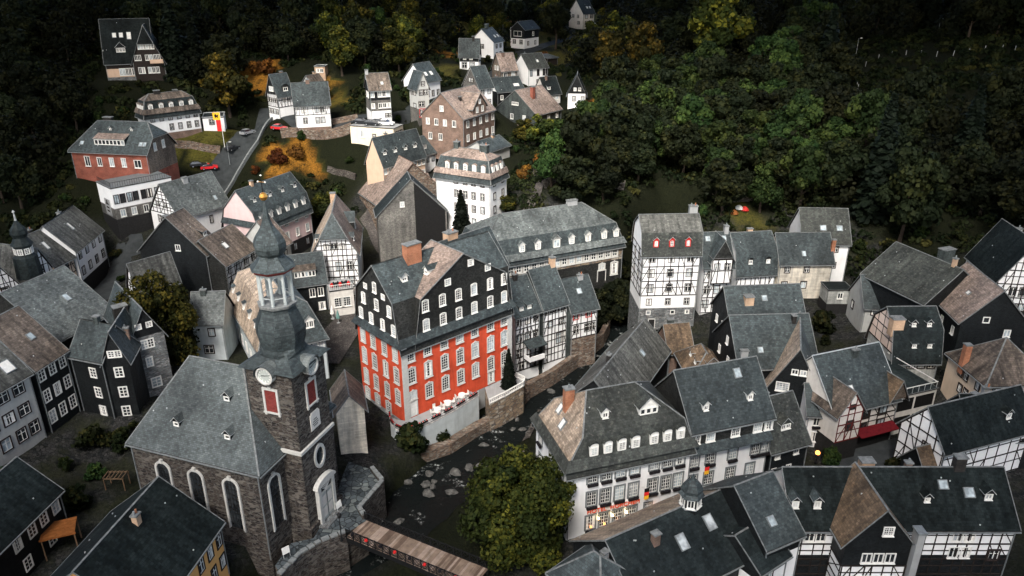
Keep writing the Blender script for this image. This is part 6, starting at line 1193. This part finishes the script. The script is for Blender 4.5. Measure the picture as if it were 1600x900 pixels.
# forest on the slopes
FX=fx; FY=fy; zc=CAMH
def blocked(x,y,z):
    if np.min(np.hypot(FX-x,FY-y))<9.5: return True
    if rivdist(np.array([x]),np.array([y]))[0]<8: return True
    for a,b,r_ in MP:
        if math.hypot(a-x,b-y)<r_*.8: return True
    for q in RD:
        if abs(q.x-x)+abs(q.y-y)<7: return True
    return False
def pix(x,y,z):
    dy=y; dz=z-CAMH; f=cp*dy-sp*dz; u=sp*dy+cp*dz; return 800+FPX*x/f,450-FPX*u/f,f
REG=[('right slope',950,1640,-20,330),('left slope',-40,420,-20,260),('middle slope',400,960,-20,130)]
HP=[]
for s,l in HOUSES:
    q=[s.M@Vector((a*s.W,b*s.D,c)) for a in(0,1) for b in(0,1) for c in (0,s.c['wh'] if s.c['wh']<30 else 10)]; u=[pix(*v) for v in q]; HP.append((min(v[0] for v in u),max(v[0] for v in u),min(v[1] for v in u)-6,max(v[1] for v in u),max(v[2] for v in u)))
def hides(x,y,z,h,rad):  # would this tree stand in front of a house the photo shows?
    a=pix(x,y,z); b=pix(x,y,z+h); w=rad*FPX/a[2]
    return any(a[0]+w>X0 and a[0]-w<X1 and b[1]<Y1 and a[1]>Y0 and a[2]<f-1 for X0,X1,Y0,Y1,f in HP)
rg=random.Random(11); cnt=0; tries=0; PT=[]
LAB={'right slope':'dark broadleaf tree in the dense wood covering the right hillside','left slope':'dark tree in the gloomy wood on the upper left hillside','middle slope':'dark tree in the wood behind the upper houses'}
while cnt<340 and tries<12000:
    tries+=1; px=rg.uniform(800,1330) if (cnt<95 and tries<2500) else rg.uniform(-40,1640); y0=rg.uniform(95,260) if (cnt<95 and tries<2500) else rg.uniform(95,420); x0=(px-800)/FPX*y0*1.03; z0_=gz(x0,y0); a=pix(x0,y0,z0_)
    if cnt<95 and tries<2500 and (a[1]<150 or a[0]<800 or a[0]>1330): continue
    if a[1]<-60 or a[1]>400 or a[0]<-60 or a[0]>1660: continue
    rn='right slope' if a[0]>800 and a[1]>150 or a[0]>955 else ('left slope' if a[0]<400 else 'middle slope')
    lim={'right slope':340 if a[0]<1330 else 395,'left slope':330 if a[0]<130 else 140,'middle slope':135}[rn]
    if a[1]>lim or (400<a[0]<800 and a[1]>112 ): continue
    if a[0]>1310 and 70<a[1]<212: continue
    if blocked(x0,y0,z0_) or hides(x0,y0,z0_,12,4.5): continue
    if any(math.hypot(x0-p[0],y0-p[1])<(5.0 if y0<300 else 7.0) for p in PT): continue
    if any(math.hypot(x0-p[0],y0-p[1])<5*p[2]*.8 for p in TREES[:40]): continue
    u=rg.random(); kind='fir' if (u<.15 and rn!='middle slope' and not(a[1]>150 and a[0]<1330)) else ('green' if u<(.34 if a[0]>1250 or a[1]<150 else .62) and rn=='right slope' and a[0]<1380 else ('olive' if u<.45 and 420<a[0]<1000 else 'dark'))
    lab=LAB[rn] if kind!='fir' else LAB[rn].replace('dark broadleaf tree','black fir').replace('dark tree','black fir'); 
    if kind=='green': lab='green tree scattered in the wood on the right hillside'
    if kind=='olive': lab='olive tinted tree scattered in the middle wood behind the upper houses'
    PT.append((x0,y0)); tree(Vector((x0,y0,z0_-.3)),kind,lab,'tree',lab.replace('tree','trees',1).replace('black fir','black firs',1),s=rg.uniform(1.0,1.6),sz=rg.uniform(.85,1.15)); cnt+=1
print('forest trees',cnt,'tries',tries)
# undergrowth: bushes and brambles nobody could count
rgn=np.random.default_rng(5); C=[];Nn=[];T=[];S=[]; nb=0
cand=rgn.uniform((-230,85),(230,420),(72000,2)); cz=GZ(cand[:,0],cand[:,1]); rd=rivdist(cand[:,0],cand[:,1]); fdm=np.min(np.hypot(cand[:,0,None]-FX,cand[:,1,None]-FY)+np.where(fz>9,-4,3),1)
fcam=cp*cand[:,1]-sp*(cz-CAMH); ux=800+FPX*cand[:,0]/fcam; uy=450-FPX*(sp*cand[:,1]+cp*(cz-CAMH))/fcam
dmd=np.min(np.stack([np.hypot(cand[:,0]-a,cand[:,1]-b)-r_ for a,b,r_ in MP]),0); drd=np.min(np.stack([np.hypot(cand[:,0]-q.x,cand[:,1]-q.y) for q in RD[::3]]),0)
ok=(ux>-260)&(ux<1860)&(uy>-40)&(uy<470)&(rd>6)&(drd>6)&(dmd>-1)&((fdm>8)&((cz>5)|(ux>930)))
ids=np.nonzero(ok)[0][:10500]; print('bushes',len(ids))
for i in ids:
    d=np.hypot(cand[i,0],cand[i,1]); m=int(np.clip(9500/d,18,70)); b=rgn.uniform(.6,2.3); v=rgn.normal(size=(m,3)); v/=np.linalg.norm(v,axis=1,keepdims=True); v[:,2]=np.abs(v[:,2])
    C.append(np.array([cand[i,0],cand[i,1],cz[i]])+v*b*rgn.uniform(.6,1.1,(m,1))*np.array([1,1,.8])); nn=v+rgn.normal(0,.6,(m,3)); Nn.append(nn/np.linalg.norm(nn,axis=1,keepdims=True)); tb=rgn.uniform(0,1)**1.6; T.append(np.stack([np.full(m,tb),np.full(m,tb)*rgn.uniform(0,1)],1)); S.append(np.full(m,np.clip(d/300,.4,.9)))
C=np.concatenate(C); o=link('undergrowth',leafmesh('undergrowth',C,np.concatenate(Nn),np.concatenate(S)*rgn.uniform(.6,1.3,len(C)),np.concatenate(T),'leaf_bush',rgn)); tag(o,'low bushes and brambles covering the slopes around the houses','undergrowth',None,'stuff')

for x,y,l,k in ((935,525,'dark leafy tree overhanging the stream below the stone based riverside house',.9),(968,515,'dark leafy tree beside the slate base of the tallest timber house',1.0),(985,475,'dark leafy tree squeezed between the manor and the tallest timber house',.8)): tree(on(x,y),'dark',l,s=k)
for x,y,l,k in ((150,705,'dark yard bush below the grey plastered house',1.5),(195,700,'dark yard bush nearest the church nave wall',1.3),(120,800,'dark yard bush beside the lower left wooden canopy',1.4),(230,705,'dark yard bush against the left church corner',1.1),(1280,520,'dark garden bush behind the flat grey shed',1.8),(1395,740,'dark street bush behind the long lower right house',1.0),(770,840,'dark bush under the big stream side tree',1.6),(690,700,'bush on the bank below the white terrace',1.2)): tree(on(x,y),'shrub',l,'shrub',s=k)
# the wood between the single trees, too dense to count
C=[];Nn=[];T=[];S=[]; n0=0
for i in rgn.permutation(np.nonzero((ux>-260)&(ux<1860)&(uy>-60)&(rd>9)&(drd>8)&(dmd>1)&(fdm>13)&(cz>13))[0]):
    x,y,z=cand[i,0],cand[i,1],cz[i]; a=ux[i]
    if a>1310 and 70<uy[i]<205: continue
    if uy[i]>(330 if a>820 else (125 if a>380 else (140 if a>130 else 300))) or hides(x,y,z,10,4.5): continue
    if n0>=1150: break
    n0+=1; m=int(np.clip(60000/math.hypot(x,y),170,420)); r0=rgn.uniform(2.6,4.6); hh=rgn.uniform(3.5,7.5); v=rgn.normal(size=(m,3)); v/=np.linalg.norm(v,axis=1,keepdims=True); rr=r0*(rgn.uniform(.75,1.1,m)+.22*np.sin(v[:,0]*6+i)*np.sin(v[:,1]*7+v[:,2]*5))
    C.append(np.array([x,y,z+hh*.9])+v*rr[:,None]*np.array([1,1,hh/r0*.8])); nn=v+rgn.normal(0,.6,(m,3)); Nn.append(nn/np.linalg.norm(nn,axis=1,keepdims=True)); tb=rgn.uniform(0,1); T.append(np.stack([np.clip(tb*.6+rgn.uniform(0,.3,m),0,1),rgn.uniform(0,1,m)*tb],1)); S.append(np.full(m,.75))
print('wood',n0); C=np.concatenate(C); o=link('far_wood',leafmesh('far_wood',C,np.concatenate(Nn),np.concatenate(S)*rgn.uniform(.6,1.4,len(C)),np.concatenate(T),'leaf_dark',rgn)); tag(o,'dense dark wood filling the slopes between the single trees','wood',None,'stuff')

for i in range(4000):
    x=rg.uniform(540,960) if i%3 else rg.uniform(100,560); y=rg.uniform(55,250) if i%3 else rg.uniform(110,330); p=on(x,y)
    if sum(1 for t in TREES if t[2]<.99)>=95: break
    if np.min(np.hypot(FX-p.x,FY-p.y))<6.5 or min(abs(q.x-p.x)+abs(q.y-p.y) for q in RD)<6 or any(math.hypot(p.x-t[0],p.y-t[1])<3 for t in TREES) or hides(p.x,p.y,p.z,1.2,1): continue
    up=x>540; k=rg.choice(('shrubgreen','shrubgreen','shrub')); lab=('green garden shrub among the upper houses' if k=='shrubgreen' else 'dark garden shrub among the upper houses') if i%3 else ('green shrub on the bank near the ramp road' if k=='shrubgreen' else 'dark shrub on the bank near the ramp road')
    tree(p,k,lab,'shrub',lab.replace('shrub','shrubs',1),s=rg.uniform(.6,.98),sz=rg.uniform(.8,1.3))

print('shrubs',sum(1 for t in TREES if t[2]<.99),len(TREES))

def infoot(x,y,e=1.0):
    for f in FOOT:
        ok_=True
        for i in range(4):
            a,b=f[i],f[(i+1)%4]; d=b-a; l=math.hypot(d.x,d.y)
            if (d.x*(y-a.y)-d.y*(x-a.x))/l<-e: ok_=False; break
        if ok_: return True
    return False
k_=0
for i in range(3000):
    left=i%2==0; px,py=(rg.uniform(0,420),rg.uniform(390,760)) if left else (rg.uniform(930,1600),rg.uniform(330,760))
    p=on(px,py); 
    if k_>=70: break
    if infoot(p.x,p.y) or rivdist(np.array([p.x]),np.array([p.y]))[0]<7 or any(math.hypot(p.x-t[0],p.y-t[1])<2.2 for t in TREES) or hides(p.x,p.y,p.z,1.2,.8): continue
    k_+=1; tree(p,'shrub' if rg.random()<.7 else 'shrubgreen','low dark shrub growing in a yard among the left houses' if left else 'low dark shrub growing in a yard of the right bank','shrub','yard shrubs among the left houses' if left else 'yard shrubs of the right bank',s=rg.uniform(.5,1.1),sz=rg.uniform(.8,1.2))
print('yard shrubs',k_)
# ================================================================== ADDED SHADE RING
# added unseen ring: light falls through its gap, the slopes lie in its shade
def shade_ring():
    cz_=230.0; o=SUN*(cz_/SUN.z); gx0,gy0=-8+o.x*.8,118+o.y*.8; m=MB(); rows=[]
    for i,r_ in enumerate((0,18,45,90,160,260,420)):
        row=[]
        for k in range(48):
            a=k*2*math.pi/48; e=84*(1+.16*math.sin(a*3+1)+.10*math.sin(a*5+2)+.06*math.sin(a*9)); z=cz_-(0,9,15,18,16,10,2)[i]+7*math.sin(a*7+i*2.1)*(i>0)
            row.append((gx0+(e*1.15+r_)*math.cos(a),gy0+22+(e*1.42+r_)*math.sin(a),z))
        rows.append(row)
    top=[[(x,y,2*cz_-z+25) for x,y,z in r_] for r_ in rows]
    for R_ in (rows,top):
        for a,b in zip(R_,R_[1:]):
            for k in range(48): j=(k+1)%48; m.poly([a[k],a[j],b[j],b[k]],'shade_ring')
    for k in range(48): j=(k+1)%48; m.poly([rows[0][k],rows[0][j],top[0][j],top[0][k]],'shade_ring'); m.poly([rows[-1][k],rows[-1][j],top[-1][j],top[-1][k]],'shade_ring')
    tag(m.build('shade_ring'),None,None,None,'structure')
plain('shade_ring',(.7,.72,.75),1,0,.1,.02); shade_ring()
